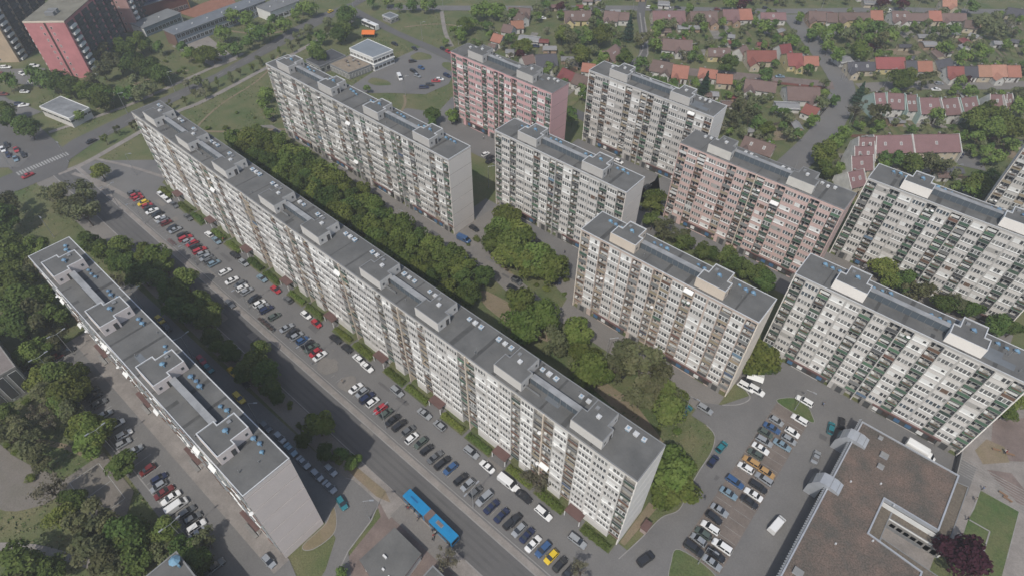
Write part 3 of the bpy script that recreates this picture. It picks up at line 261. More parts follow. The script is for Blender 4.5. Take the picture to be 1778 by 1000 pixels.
w = bpy.data.worlds.new('World'); SC.world = w; w.use_nodes = True
nt = w.node_tree; bg = nt.nodes['Background']
sky = nt.nodes.new('ShaderNodeTexSky'); sky.sky_type = 'NISHITA'; sky.sun_disc = False
sund = Vector((.242, -.71, 1.0)).normalized()
sky.sun_elevation = math.asin(sund.z); sky.sun_rotation = math.atan2(sund.x, sund.y)
sky.air_density = 1.2; sky.dust_density = 2.2; sky.altitude = 100
nt.links.new(sky.outputs[0], bg.inputs['Color']); bg.inputs['Strength'].default_value = 0.13
sl = bpy.data.lights.new('sun', 'SUN'); sl.energy = 3.5; sl.angle = R(.6); sl.color = (1, .95, .87)
so = bpy.data.objects.new('sun', sl); COL.objects.link(so)
so.rotation_euler = (-sund).to_track_quat('-Z', 'Y').to_euler()
SC.view_settings.view_transform = 'Standard'; SC.view_settings.look = 'None'; SC.view_settings.exposure = EXPO; SC.view_settings.gamma = 1

if HAZE:
    hm = bpy.data.materials.new('haze'); hm.use_nodes = True
    N = hm.node_tree.nodes; N.remove(N['Principled BSDF'])
    pv = N.new('ShaderNodeVolumePrincipled'); pv.inputs['Density'].default_value = HAZE; pv.inputs['Color'].default_value = (.90, .91, .92, 1)
    pv.inputs['Anisotropy'].default_value = .25
    hm.node_tree.links.new(pv.outputs[0], N['Material Output'].inputs['Volume'])
    b = MB(); b.box(-900, 700, -500, 1100, -1.5, 146, hm); ho = b.build('haze'); ho['kind'] = 'stuff'
    SC.cycles.volume_step_rate = 4; SC.cycles.volume_max_steps = 64; SC.cycles.volume_bounces = 0
SC.cycles.max_bounces = 5; SC.cycles.diffuse_bounces = 2; SC.cycles.glossy_bounces = 2; SC.cycles.transmission_bounces = 2
SC.cycles.use_denoising = True

# ------------------------------------------------------------------ ground
SHN = 0; PAVED = []
def inpoly(x, y, q):
    c = False; j = len(q) - 1
    for i in range(len(q)):
        if (q[i][1] > y) != (q[j][1] > y) and x < (q[j][0] - q[i][0]) * (y - q[i][1]) / (q[j][1] - q[i][1]) + q[i][0]: c = not c
        j = i
    return c
def paved(x, y): return any(a < x < b and c < y < d and inpoly(x, y, q) for a, b, c, d, q in PAVED)
def note(poly, m):
    if m.name.startswith(('asphalt', 'paving', 'brick', 'clay', 'concrete')):
        xs = [p[0] for p in poly]; ys = [p[1] for p in poly]; PAVED.append((min(xs), max(xs), min(ys), max(ys), [(p[0], p[1]) for p in poly]))
def smooth(pts, n=5):
    res = []; N = len(pts)
    for i in range(N):
        p0, p1, p2, p3 = (Vector(pts[(i + k) % N]) for k in (-1, 0, 1, 2))
        for k in range(n):
            t = k / n; res.append(tuple(.5 * ((2 * p1) + (p2 - p0) * t + (2 * p0 - 5 * p1 + 4 * p2 - p3) * t * t + (3 * p1 - p0 - 3 * p2 + p3) * t ** 3)))
    return res
def smooth_open(pts, n=5):
    q = [pts[0]] + list(pts) + [pts[-1]]; res = []
    for i in range(len(pts) - 1):
        p0, p1, p2, p3 = (Vector(q[i + k]) for k in range(4))
        for k in range(n):
            t = k / n; res.append(tuple(.5 * ((2 * p1) + (p2 - p0) * t + (2 * p0 - 5 * p1 + 4 * p2 - p3) * t * t + (3 * p1 - p0 - 3 * p2 + p3) * t ** 3)))
    return res + [tuple(pts[-1])]
def sheet(name, poly, z, m):
    global SHN
    SHN += 1; z += .0006 * SHN; note(poly, m)
    b = MB(); b.face([(p[0], p[1], z) for p in poly], m)
    me = b.mesh(name)
    if me.polygons[0].normal.z < 0: me.flip_normals()
    o = bpy.data.objects.new(name, me); COL.objects.link(o); return structure(o)
def strip(pts, w0):
    q = []; r = []
    for i, p in enumerate(pts):
        a = Vector(pts[max(i - 1, 0)]); b = Vector(pts[min(i + 1, len(pts) - 1)])
        d = (b - a).normalized(); n = Vector((-d.y, d.x)) * (w0 / 2)
        q.append((p[0] + n.x, p[1] + n.y)); r.append((p[0] - n.x, p[1] - n.y))
    return r + q[::-1]
def ribbon(name, pts, w0, z, m):
    global SHN
    SHN += 1; z += .0006 * SHN; pts = smooth_open(pts); q = strip(pts, w0); n = len(pts); b = MB(); note(q, m)
    for i in range(n - 1): b.face([(*q[i], z), (*q[i + 1], z), (*q[2 * n - 2 - i], z), (*q[2 * n - 1 - i], z)], m)
    return structure(b.build(name))
def kerb(name, pts, w0=.28, h=.13, m=None, closed=False):
    if closed: pts = list(pts) + [pts[0]]
    b = MB()
    for i in range(len(pts) - 1):
        p = Vector(pts[i]); q = Vector(pts[i + 1]); d = (q - p)
        if d.length < .05: continue
        d.normalize(); n = Vector((-d.y, d.x)) * (w0 / 2)
        b.prism([tuple(p - n), tuple(q - n), tuple(q + n), tuple(p + n)], 0, h + .001 * (i % 3), m or kerbm)
    return structure(b.build(name))
def blob(cx, cy, rx, ry, n=22, ph=0.0, rot=0.0, wob=.08):
    res = []
    for i in range(n):
        t = 2 * math.pi * i / n; k = 1 + wob * math.sin(3 * t + ph) + wob * .6 * math.sin(5 * t + ph * 2)
        x, y = rx * k * math.cos(t), ry * k * math.sin(t)
        res.append((cx + x * math.cos(rot) - y * math.sin(rot), cy + x * math.sin(rot) + y * math.cos(rot)))
    return res

sheet('ground', [(-1500, -900), (1500, -900), (1500, 2200), (-1500, 2200)], 0, grass)
Z1, Z2, Z3, Z4, Z5 = .02, .04, .06, .08, .10
# estate hard standing under and between the blocks
sheet('pavement', [(-262, 40), (75, 38.8), (75, 57.4), (-17, 57.4), (-17, 56.6), (-226, 57.8), (-232, 66), (-240, 66), (-262, 46)], Z1, asphalt)
sheet('road', [(-262, 32.4), (80, 31.4), (80, 39.3), (-262, 40.1)], Z2, asphalt_dark)
sheet('pavement', [(-262, 40.1), (80, 39.3), (80, 40.9), (-262, 41.6)], Z2 + .06, paving)
kerb('kerb', [(-262, 40.1), (80, 39.3)]); kerb('kerb', [(-262, 32.4), (-64, 32.2)]); kerb('kerb', [(-40, 31.8), (80, 31.4)])
kerb('kerb', [(-228, 42.0), (-14, 41.6)], .2, .12)
sheet('pavement', [(-262, 26), (-64, 26.6), (-64, 32.2), (-262, 32.4)], Z1, asphalt_old)
for v_ in (33.6, 35.2, 36.9, 38.5):
    sheet('tyre_track', [(-262, v_ - .32), (80, v_ - .95), (80, v_ - .35), (-262, v_ + .3)], Z2 + .004, mat('asphalt_worn', (.082, .081, .081), .85, .6, .2, (.115, .112, .108), detail=8))
rgp = random.Random(77)
for i in range(70):
    x0, x1, y0, y1, mm = rgp.choice([(-225, -20, 41.8, 52.5, 0), (-225, -20, 41.8, 52.5, 0), (-8, 14, 45, 120, 0), (-200, -20, 102.5, 108.5, 1), (-168, -72, -5, 3, 0), (-258, -40, 32.6, 39, 2)])
    x = rgp.uniform(x0, x1); y = rgp.uniform(y0, y1); a = rgp.uniform(1.0, 6.5); b2 = rgp.uniform(.5, 2.2)
    if (x1 - x0) < 40: a, b2 = b2, a
    sheet('asphalt_patch', [(x, y), (x + a, y + rgp.uniform(-.2, .2)), (x + a + rgp.uniform(-.4, .4), y + b2), (x + rgp.uniform(-.4, .4), y + b2)], Z3 + .02, [asphalt_dark, asphalt_old, asphalt][(i + mm) % 3])
# the crossing and the boulevard that runs away from it
sheet('road', [(-276, 5), (-262, 5), (-262, 37.4), (-268.5, 41.2), (-273.5, 52.7), (-278, 77.4), (-281.5, 100), (-285.4, 117), (-289.6, 142), (-295.9, 173.6), (-301.3, 194), (-304, 214), (-315, 260), (-345, 370), (-356, 370), (-324, 260), (-310.7, 219), (-311, 196.5), (-306.5, 171.7), (-298, 147), (-290.6, 119), (-289, 102.7), (-286.4, 75), (-282.6, 48), (-280, 43), (-470, 45), (-470, 22), (-276, 23)], Z2 + .005, asphalt_dark)
sheet('road', [(-276, 5), (-262, 5), (-262, -120), (-274, -120)], Z2 + .003, asphalt_dark)
ribbon('path', [(-262, 34), (-261.5, 44), (-265, 60), (-271, 86), (-271, 101), (-276.5, 133), (-282, 165), (-290, 203)], 2.6, Z1, paving)
ribbon('path', [(-296, 44), (-293, 76), (-296, 105), (-300, 140)], 2.2, Z1, paving)
ribbon('path', [(-258, 80), (-242, 92), (-228, 106), (-205, 130)], 1.4, Z1 + .004, dirt)
ribbon('path', [(-300, 66), (-310, 90), (-304, 112)], 1.2, Z1, dirt)
ribbon('path', [(-232, 68), (-250, 84), (-262, 104), (-270, 130), (-284, 150)], 1.0, Z1, dirt)
ribbon('path', [(-262, 216), (-250, 232), (-230, 240)], 1.3, Z1, dirt)
ribbon('path', [(-150, -22), (-136, -14), (-120, -9)], 1.4, Z1, dirt)
ribbon('path', [(-330, 150), (-312, 160), (-306, 176)], 1.6, Z1, dirt)
ribbon('path', [(-222, 62), (-245, 55), (-262, 48)], 1.3, Z1 + .006, paving)
ribbon('path', [(-226, 45), (-245, 42), (-258, 38)], 1.8, Z1 + .008, paving)
z = MB()
for i in range(19): z.box(-275.3, -272.2, 23.6 + i * 1.02, 24.15 + i * 1.02, .02, .11, zebra)
structure(z.build('road_marking'))
pts = [(-275, 52), (-282, 77), (-285.2, 101), (-288, 118), (-294, 144), (-301, 172), (-306, 196), (-307.5, 216)]
z = MB()
for i in range(len(pts) - 1):
    p = Vector(pts[i]); q = Vector(pts[i + 1]); d = (q - p); n = int(d.length / 7)
    for k in range(n):
        a = p + d * (k / n); b2 = p + d * ((k + .45) / n); nn = Vector((-d.y, d.x)).normalized() * .08
        z.face([(*(a - nn), .115), (*(b2 - nn), .115), (*(b2 + nn), .115), (*(a + nn), .115)], linepaint)
structure(z.build('road_marking'))
# second street and the white shop's car park
sheet('road', [(-303, 205.5), (-289, 207.4), (-262, 205.9), (-214, 203.8), (-120, 200.6), (-55, 200.6), (-42, 200.6), (-42, 206), (-55, 206.4), (-120, 207), (-220, 209.7), (-260, 210.4), (-288, 213.8), (-306, 216)], Z2 + .002, asphalt_dark)
sheet('road', [(-231, 153), (-235, 172), (-237, 189), (-237, 204.6), (-213.4, 203.6), (-203, 195), (-198, 186), (-199, 172), (-212.5, 162), (-220, 155)], Z1 + .002, asphalt)
sheet('grass_patch', blob(-224.5, 165.5, 6, 3.2, 18, 1.0, .3), Z3, grass)
sheet('grass_patch', blob(-229, 197.5, 5.5, 4.2, 18, 2.0, .5), Z3, grass)
sheet('grass_patch', blob(-211, 199, 5, 2.6, 18, 2.0, -.4), Z3, grass)
ribbon('path', [(-206, 165), (-200, 160), (-196, 154)], 1.2, Z1 + .01, dirt)
ribbon('path', [(-262, 245), (-240, 226), (-225, 216)], 2.2, Z1, paving)
# service road behind the tree belt and the yards between the rows
sheet('road', [(-236, 103), (-226, 108.6), (-198, 109.0), (-164, 106.2), (-136, 102.2), (-121, 102.6), (-100, 103.4), (-86, 100.5), (-80, 101.5), (-64, 102), (-40, 101.5), (-24, 102), (-16, 100), (-16, 109.8), (-68.2, 110), (-72, 119), (-119.4, 121.6), (-119.4, 109.6), (-230, 109.6)], Z2, asphalt_old)
sheet('pavement', [(-125, 121), (-66, 118), (-66, 132.3), (-125, 132.3)], Z1 + .003, asphalt)
sheet('pavement', [(-200, 148), (-176, 151), (-118, 151), (-66, 154), (-66, 166.5), (-173, 164.7), (-176, 200.5), (-186, 201), (-188, 178), (-183, 164), (-196, 158)], Z1 + .004, asphalt)
sheet('pavement', [(-119.3, 110), (-109, 111), (-109, 151), (-119, 151)], Z1 + .006, asphalt_old)
sheet('pavement', [(-76, 158), (60, 158), (60, 166.5), (-69, 166.5), (-69, 200), (-80, 200), (-84, 176), (-123, 176), (-123, 188.2), (-84, 188.2)], Z1 + .001, asphalt)
sheet('pavement', [(-66, 176.8), (40, 176.8), (40, 187), (-66, 187)], Z1 + .001, asphalt_old)
sheet('pavement', [(-66, 120.4), (-20, 120.4), (-20, 126), (-66, 126)], Z1 + .001, paving)
# yard and double parking rows at the right
EAST = [(-20, 98.6), (-15.5, 98.6), (-12.4, 97.2), (-10.8, 92.5), (-10.6, 86), (-10.2, 80), (-9.4, 73.5), (-11.6, 69), (-12.6, 62), (-14, 54.5), (-14, 41.6), (16, 41.6), (16, 122), (42, 122), (42, 131.9), (-16.2, 131.9), (-16.2, 115.8), (-10.6, 115.2), (-15.2, 107), (-20, 104)]
sheet('pavement', EAST[:1] + smooth_open(EAST[1:10]) + EAST[10:16] + EAST[16:], Z2 + .004, asphalt)
sheet('pavement', [(-4.6, 66), (4.8, 66), (4.8, 117.4), (-4.2, 117.4)], Z3, brickpave)
kerb('kerb', [(0.1, 66.3), (0.1, 117)], .16, .1)
kerb('kerb', [(4.8, 66), (4.8, 117.4)], .12, .075)
isl = [(-4, 117.7), (-3.2, 120.2), (-.4, 122.3), (2.4, 121.8), (4.4, 120), (5.3, 117.6)]
isl = smooth(isl); sheet('grass_patch', isl, Z4, lawn); kerb('kerb', isl, closed=True)
isl = [(-4.6, 65.2), (-4.6, 61.6), (-2.2, 57), (5, 54), (8, 58), (4.6, 65.2)]
isl = smooth(isl); sheet('grass_patch', isl, Z4, grass); kerb('kerb', isl, closed=True)
kerb('kerb', smooth_open([(-15.2, 107), (-11.8, 110.2), (-10.4, 114), (-13, 116)]))
kerb('kerb', smooth_open(EAST[1:10]), .22, .12)
sheet('path', [(-15.9, 57.8), (-14.6, 57.8), (-13.6, 70.4), (-15.8, 70.4)], Z3, dirt)
sheet('path', [(-48, 89), (-22, 84), (-20, 86.2), (-34, 92.2), (-46, 92.5)], Z1 + .002, dirt)
sheet('path', blob(-78, 94.5, 16, 3.5, 20, .5), Z1 + .001, dirt)
sheet('path', blob(-92, 113, 9, 5, 20, 1.5), Z3, dirt)
sheet('grass_patch', [(-110, 119.5), (-104, 121.5), (-84, 115), (-71, 111), (-70, 107), (-76, 105.4), (-90, 108), (-108, 112)], Z4, grass)
# near block: lanes, lawns, sports yard
sheet('pavement', [(-176, 16.3), (-70, 16.6), (-66, 16), (-62, 10), (-58, -6), (-40, -6), (-52, 10), (-61.5, 16), (-63, 24), (-65, 28), (-73.8, 28), (-76, 26.8), (-96, 26), (-120, 25.4), (-176, 24.6)], Z2, asphalt)
sheet('road', [(-176, 24.6), (-184, 24.6), (-184, 16), (-176, 16.3)], Z2, asphalt)
isl = [(-72.4, 20.2), (-69.4, 18.8), (-67.2, 16), (-68, 11), (-70.2, 10), (-70.4, 16.6)]
isl = smooth(isl); sheet('grass_patch', isl, Z4, dirt); kerb('kerb', isl, closed=True)
kerb('kerb', [(-76, 26.8), (-73.8, 28), (-65, 28.1), (-63, 24), (-61.5, 16), (-58, 8)])
sheet('pavement', [(-172, -8), (-70, -8), (-58, -6), (-58, 3), (-70, 6.2), (-172, 4.6)], Z2, asphalt)
sheet('pavement', [(-172, 1.6), (-70, 2.2), (-70, 6.2), (-172, 5.8)], Z2 + .05, paving)
kerb('kerb', [(-168, -6.3), (-88, -6.2)])
z = MB()
for i in range(33): z.box(-167 + i * 2.42, -166.88 + i * 2.42, -6, -1.2, .02, .115, zebra)
structure(z.build('parking_line'))
z = MB()
for i in range(88): z.box(-226.5 + i * 2.42, -226.4 + i * 2.42, 43.1, 44.6 + (i % 3), .01, .105, linepaint)
structure(z.build('parking_line'))
z = MB()
for i in range(19):
    z.box(-4.4, -.2, 66.6 + i * 2.6, 66.7 + i * 2.6, 0, .125, linepaint); z.box(.4, 4.6, 66.6 + i * 2.6, 66.7 + i * 2.6, 0, .125, linepaint)
structure(z.build('parking_line'))
# worn turning circles and patches in the parking strip
for cx, cy, rr in ((-107, 45, 3.4), (-97.8, 45, 2.6)):
    sheet('pavement', blob(cx, cy, rr, 2.6, 20, cx), Z2 + .03, asphalt_old)
parkpave = mat('paving_park', (.165, .148, .132), .96, .5, .2, (.12, .115, .09), fine=.15)
sheet('pavement', smooth([(-200, -27), (-150, -25), (-128, -19), (-126, -26), (-140, -34), (-200, -40)]), Z1, parkpave)
sheet('sports_yard', [(-128, -8.8), (-112, -8.8), (-104, -16), (-112, -22), (-128, -20)], Z3, parkpave)
z = MB()
for a, b_ in (((-126, -11), (-112, -11)), ((-126, -18), (-112, -18)), ((-126, -11), (-126, -18)), ((-112, -11), (-112, -18)), ((-119, -11), (-119, -18))):
    x0, x1 = sorted((a[0], b_[0])); y0, y1 = sorted((a[1], b_[1])); z.box(x0 - .07, x1 + .07, y0 - .07, y1 + .07, .02, .135, zebra)
structure(z.build('court_line'))
sheet('pavement', [(-172, -30), (-166, -30), (-160, -8), (-170, -8)], Z3, asphalt)
ribbon('path', [(-100, -30), (-92, -20), (-86, -14)], 1.8, Z3, paving)
ribbon('path', [(-128, -40), (-116, -30), (-100, -22)], 1.8, Z3, paving)
# bus stop forecourt
sheet('pavement', [(-76, 27.6), (-65, 28.2), (-60, 26.8), (-60, 28), (-40, 28), (-40, 31.8), (-64, 32.2), (-76, 32.2)], Z2 + .06, paving)
sheet('pavement', [(-60.4, 27.6), (-44.5, 27.6), (-44.5, 31.7), (-60.4, 31.7)], Z5, asphalt_old)
sheet('path', [(-66, 28), (-62, 26), (-60, 12), (-50, 8), (-40, 8), (-40, 28), (-60.4, 27.6)], Z1 + .003, paving_pink)
sheet('pavement', [(-40, 8), (30, 8), (30, 31.4), (-40, 31.8)], Z1, paving)
sheet('grass_patch', [(-78, 28.4), (-66.5, 28.6), (-62.8, 29.8), (-66, 31), (-78, 30.4)], Z5 + .01, dirt)
# the square at the right edge
sheet('square', [(37.4, 122), (41, 104), (90, 104), (90, 170), (38, 170), (37.6, 132)], Z1, paving)
for q in ([(43, 134), (40.5, 137), (42, 142.5), (46, 143), (48, 139)], [(55, 137), (59, 141), (62, 138), (60, 131), (56, 131)]):
    sheet('grass_patch', q, Z3, dirt)
sheet('square', [(44, 136.5), (50, 141), (60, 150), (52, 160), (42, 150)], Z2, paving_pink)
sheet('square', [(49, 136), (56, 130), (52, 128), (44, 133)], Z2, paving_pink)
z = MB()
for i in range(9): z.box(38.2 + i * .01, 56, 126.6 + i * .75, 126.78 + i * .75, .0, .1 + .012 * i, concrete)
structure(z.build('step'))
sheet('lawn', [(44.2, 125.9), (52.4, 125.9), (52.6, 96), (43.6, 96), (43.7, 116), (44.2, 120)], Z3, lawn)
kerb('kerb', [(44.2, 125.9), (52.4, 125.9), (52.6, 112), (51.2, 112), (51.2, 98)]); kerb('kerb', [(43.9, 116), (48.2, 116.1), (48.2, 110)], .3, .2); kerb('kerb', [(43.6, 108), (44.2, 125.9)])
# house quarter streets
ribbon('road', [(-290, 228), (-262, 251), (-214.9, 292.2), (-176.5, 326), (-118, 371.7), (-64, 422), (-31, 448), (60, 526)], 7.2, Z2, asphalt)
ribbon('road', [(-48, 203), (-46, 240), (-46, 262), (-49.5, 290), (-57, 313), (-78, 340), (-108, 374)], 11.5, Z2 + .004, asphalt)
ribbon('road', [(-48, 312), (-30, 331), (10, 366), (70, 418)], 8.5, Z2 + .008, asphalt_old)
ribbon('road', [(-58, 306), (-88, 290), (-128, 267), (-150, 258)], 8, Z2 + .012, paving_pink)
ribbon('road', [(-196, 360), (-174, 319), (-160, 299), (-147, 279), (-143, 268), (-146, 258), (-160, 240)], 4.6, Z2 + .016, asphalt_dark)
for s_ in (-1, 1):
    pts = [(-172, 317), (-158.6, 298), (-145.6, 278), (-141.6, 267)]
    kerb('kerb', [(p[0] + s_ * 2.5, p[1] - s_ * 1.6) for p in pts], .7, .16, concrete)
ribbon('path', [(-32, 282), (-10, 300), (20, 326)], 3, Z1, paving)
ribbon('path', [(4, 268), (14, 250), (20, 236)], 2.2, Z1, paving)
sheet('pavement', [(-4, 286), (10, 286), (14, 276), (0, 272)], Z1, asphalt)
sheet('garden_bed', [(-71, 246), (-58, 258), (-51, 251), (-63, 237)], Z3, dirt)
sheet('garden_bed', blob(-88, 255, 5, 3, 16, 1), Z3, dirt)
sheet('garden_bed', blob(16, 296, 7, 4, 16, 2), Z3, dirt)
sheet('garden_bed', blob(-60, 377, 8, 4, 16, 3), Z3, dirt)
sheet('garden_bed', blob(-44, 366, 9, 4, 16, 1, .7), Z3, dirt)
# top left yards
sheet('pavement', [(-378, 44), (-364, 48.5), (-345, 42), (-330, 46), (-316, 49), (-316, 38), (-330, 30), (-378, 30)], Z1, asphalt)
sheet('pavement', [(-376, 50), (-359, 67), (-344, 64), (-340, 58), (-364, 46)], Z1 + .002, asphalt)
sheet('pavement', [(-306, 22), (-284, 33), (-278, 26), (-284, 20), (-320, 12)], Z3 + .01, asphalt)
sheet('pavement', [(-335, 120), (-296, 122), (-296, 134), (-340, 140)], Z1, paving)

# ------------------------------------------------------------------ slab blocks
FH = 2.75; G0 = 2.9; NF = 10; HT = 31.0; WW = 3.72; BW = 2.7
glassm = mat('pane_mid', (.125, .128, .128), .2, spec=.5)
def window_mb(kind):
    """One window bay, origin at the bay's lower left, facing -y, glass plane at y = .15."""
    b = MB(); x0, x1, z0, z1 = .26, WW - .26, .86, 2.2
    def pane(a, c, m, fr=framew):
        b.box(a, c, .06, .15, z0, z1, fr); b.box(a + .07, c - .07, .035, .062, z0 + .08, z1 - .08, m, bottom=False)
    sp = [(x0, x0 + .72), (x0 + .80, x0 + 1.56), (x0 + 1.60, x1 - .80), (x1 - .72, x1)]
    g = {'dark': [glass] * 4, 'curt': [glass, glass2, glass2, glass], 'mix': [glass2, glass, glass, glass2], 'blue': [glass3, glass3, glass, glass3],
         'half': [blind, glassm, glass, blind], 'shut': None, 'gshut': None, 'bshut': [glass, blindb, blindb, glass], 'wside': [blind, blind, glass, glass],
         'sill': [glassm, glass, glassm, glassm], 'sillc': [glass2, glassm, glass, glass2], 'sillb': [blind, blind, glassm, blind], 'frame2': [glass2, glass2, glass2, glass], 'band': [glassm] * 4, 'bandc': [glass2, glassm, glassm, glass2], 'bandb': [blind, glassm, glassm, glass2]}[kind]
    if g is None:
        m = blind if kind == 'shut' else blindg
        b.box(x0, x1, .02, .15, z0 + .02, z1, m); b.box(x0 + 2.1, x0 + 2.7, .0, .021, z0 + .4, z1 - .3, glass, bottom=False)
    else:
        for (a, c), m in zip(sp, g):
            if m in (blind, blindg, blindb): b.box(a, c, .03, .15, z0, z1, m)
            else: pane(a, c, m)
        b.box(x0 + .72, x0 + .80, .09, .15, z0, z1, framew); b.box(x1 - .80, x1 - .72, .09, .15, z0, z1, framew)
    if kind.startswith('sill') or kind in ('shut', 'half', 'band', 'bandb', 'frame2'):
        b.box(x0 - .08, x1 + .08, -.16, .0, z0 - .16, z0 + .02, framew)
    else: b.box(x0, x1, -.06, .0, z0 - .05, z0, slabm)
    if kind == 'sillb': b.box(x0 + .3, x0 + 1.0, -.42, -.02, .2, .75, par_white)
    return b
def balcony_mb(par, kind):
    """One loggia bay 2.7 m wide, recess from y = 0 to 1.3."""
    b = MB(); x0, x1 = .1, BW - .1
    b.box(x0, x1, -.12, 1.28, -.02, .12, slabm)
    b.box(x0, x1, -.12, -.05, .12, 1.08, par); b.box(x0, x1, -.14, -.03, 1.08, 1.13, metal)
    if kind == 'glazed':
        for i in range(3):
            a = x0 + i * (x1 - x0) / 3; c = a + (x1 - x0) / 3
            b.box(a, c, -.10, -.04, 1.13, 2.62, framew); b.box(a + .08, c - .08, -.12, -.099, 1.25, 2.5, glass2 if i == 1 else glass)
    else:
        b.box(x0 + .15, x0 + 1.0, 1.2, 1.28, .12, 2.25, framew); b.box(x0 + .25, x0 + .9, 1.18, 1.2, .3, 2.15, glass)
        b.box(x0 + 1.1, x1 - .15, 1.2, 1.28, .95, 2.25, framew); b.box(x0 + 1.2, x1 - .25, 1.18, 1.2, 1.05, 2.15, glass2 if kind == 'clutter' else glass)
        if kind == 'clutter':
            b.box(x0 + .1, x0 + .75, .2, .7, .12, 1.5, par_white); b.box(x1 - .7, x1 - .1, .1, .5, .12, 1.25, blindg)
            b.box(x0 + .3, x1 - .3, -.3, -.14, .75, .98, par_brown)
        if kind == 'awning':
            b.face([(x0, -.85, 1.75), (x1, -.85, 1.75), (x1, -.02, 2.5), (x0, -.02, 2.5)], blind); b.face([(x0, -.86, 1.55), (x1, -.86, 1.55), (x1, -.85, 1.75), (x0, -.85, 1.75)], blind)
        if kind == 'dish':
            b.cyl(x1 - .5, -.35, 1.15, 1.3, .5, .36, dish, 10)
            b.box(x0 + .2, x0 + 1.2, -.32, -.12, .5, 1.0, par_white)
        if kind == 'laundry':
            b.box(x0 + .1, x1 - .1, .5, .54, 1.2, 2.0, par_white); b.box(x0 + .1, x0 + .5, .1, .6, .12, 1.1, par_tan)
    return b
WKINDS = ['band', 'bandc', 'bandb', 'dark', 'curt', 'mix', 'blue', 'half', 'shut', 'gshut', 'bshut', 'wside', 'sill', 'sillc', 'sillb', 'frame2']
WMB = {k: window_mb(k) for k in WKINDS}; WME = {k: v.mesh('window') for k, v in WMB.items()}
PARS = dict(pgreen=mat('parapet_pale_green', (.27, .32, .285), .8, inst=.2), green=par_green, dgreen=par_dgreen, brown=par_brown, grey=par_grey, white=par_white, tan=par_tan, blue=par_blue, black=par_black)
BKINDS = ['open', 'clutter', 'glazed', 'awning', 'dish', 'laundry']
BMB = {(p, k): balcony_mb(m, k) for p, m in PARS.items() for k in BKINDS}; BME = {}
def bme(p, k):
    if (p, k) not in BME: BME[(p, k)] = BMB[(p, k)].mesh('balcony')
    return BME[(p, k)]
def pick(wd):
    t = sum(wd.values()); x = rnd() * t
    for k, v in wd.items():
        x -= v
        if x <= 0: return k
    return k
def vent_mb(m, kind):
    b = MB()
    if kind == 'hat':
        b.box(-.45, .45, -.45, .45, 0, .35, rimgrey); b.cyl(0, 0, .35, .8, .30, .30, m, 8); b.cyl(0, 0, .8, 1.35, .75, .12, m, 8); b.cyl(0, 0, .74, .8, .62, .75, m, 8)
        b.box(.45, .95, -.12, .12, 0, .5, m)
    else:
        b.box(-.5, .5, -.5, .5, 0, .55, m); b.box(-.62, .62, -.62, .62, .55, .66, rimwhite); b.box(-.25, .25, -.25, .25, .66, .95, m)
    return b
VME = {('hat', 'b'): vent_mb(ventblue, 'hat').mesh('roof_vent'), ('box', 'w'): vent_mb(ventwhite, 'box').mesh('roof_vent'), ('box', 'b'): vent_mb(mat('vent_pale_blue', (.25, .36, .46), .5), 'box').mesh('roof_vent')}
b_ = MB(); b_.box(-.3, .3, -.04, .04, 0, .75, rimgrey); b_.box(-.24, .24, -.05, .05, .08, .68, glass); PHWIN = b_.mesh('window')
b_ = MB(); b_.box(-.45, .45, -.04, .04, 0, 1.9, doorm); b_.box(-.36, .36, -.05, .05, .1, 1.8, glass); PHDOOR = b_.mesh('door')
b_ = MB(); b_.box(-2.2, 2.2, -2.4, 0, 2.55, 2.72, canopy_m); b_.box(-2.2, -2.0, -2.3, -2.1, 0, 2.55, framew); b_.box(2.0, 2.2, -2.3, -2.1, 0, 2.55, framew); CANOPY = b_.mesh('canopy')
b_ = MB(); b_.box(-3.4, 3.4, -1.1, 0, 2.5, 2.66, canopy_m); b_.box(-3.3, -3.15, -1.0, -.85, 0, 2.5, framew); b_.box(3.15, 3.3, -1.0, -.85, 0, 2.5, framew); b_.box(-1.2, 3.4, -2.0, -1.2, 0, .5, concrete); CANOPYL = b_.mesh('canopy')
b_ = MB(); b_.box(-1.6, -.8, -.3, 0, 0, 2.6, concrete); b_.box(.8, 1.6, -.3, 0, 0, 2.6, concrete); b_.box(-.9, .9, -.1, 0, 0, 2.3, glass); b_.box(-1.6, 1.6, -.35, 0, 2.6, 2.75, concrete); PORTAL = b_.mesh('entrance')
b_ = MB(); b_.cyl(0, 0, 0, .18, .55, .42, dish, 12); b_.tube((0, 0, .1), (.1, 0, .7), .03, .03, metal); DISH = b_.mesh('satellite_dish')
CAMP = Vector((0, 0, 140))

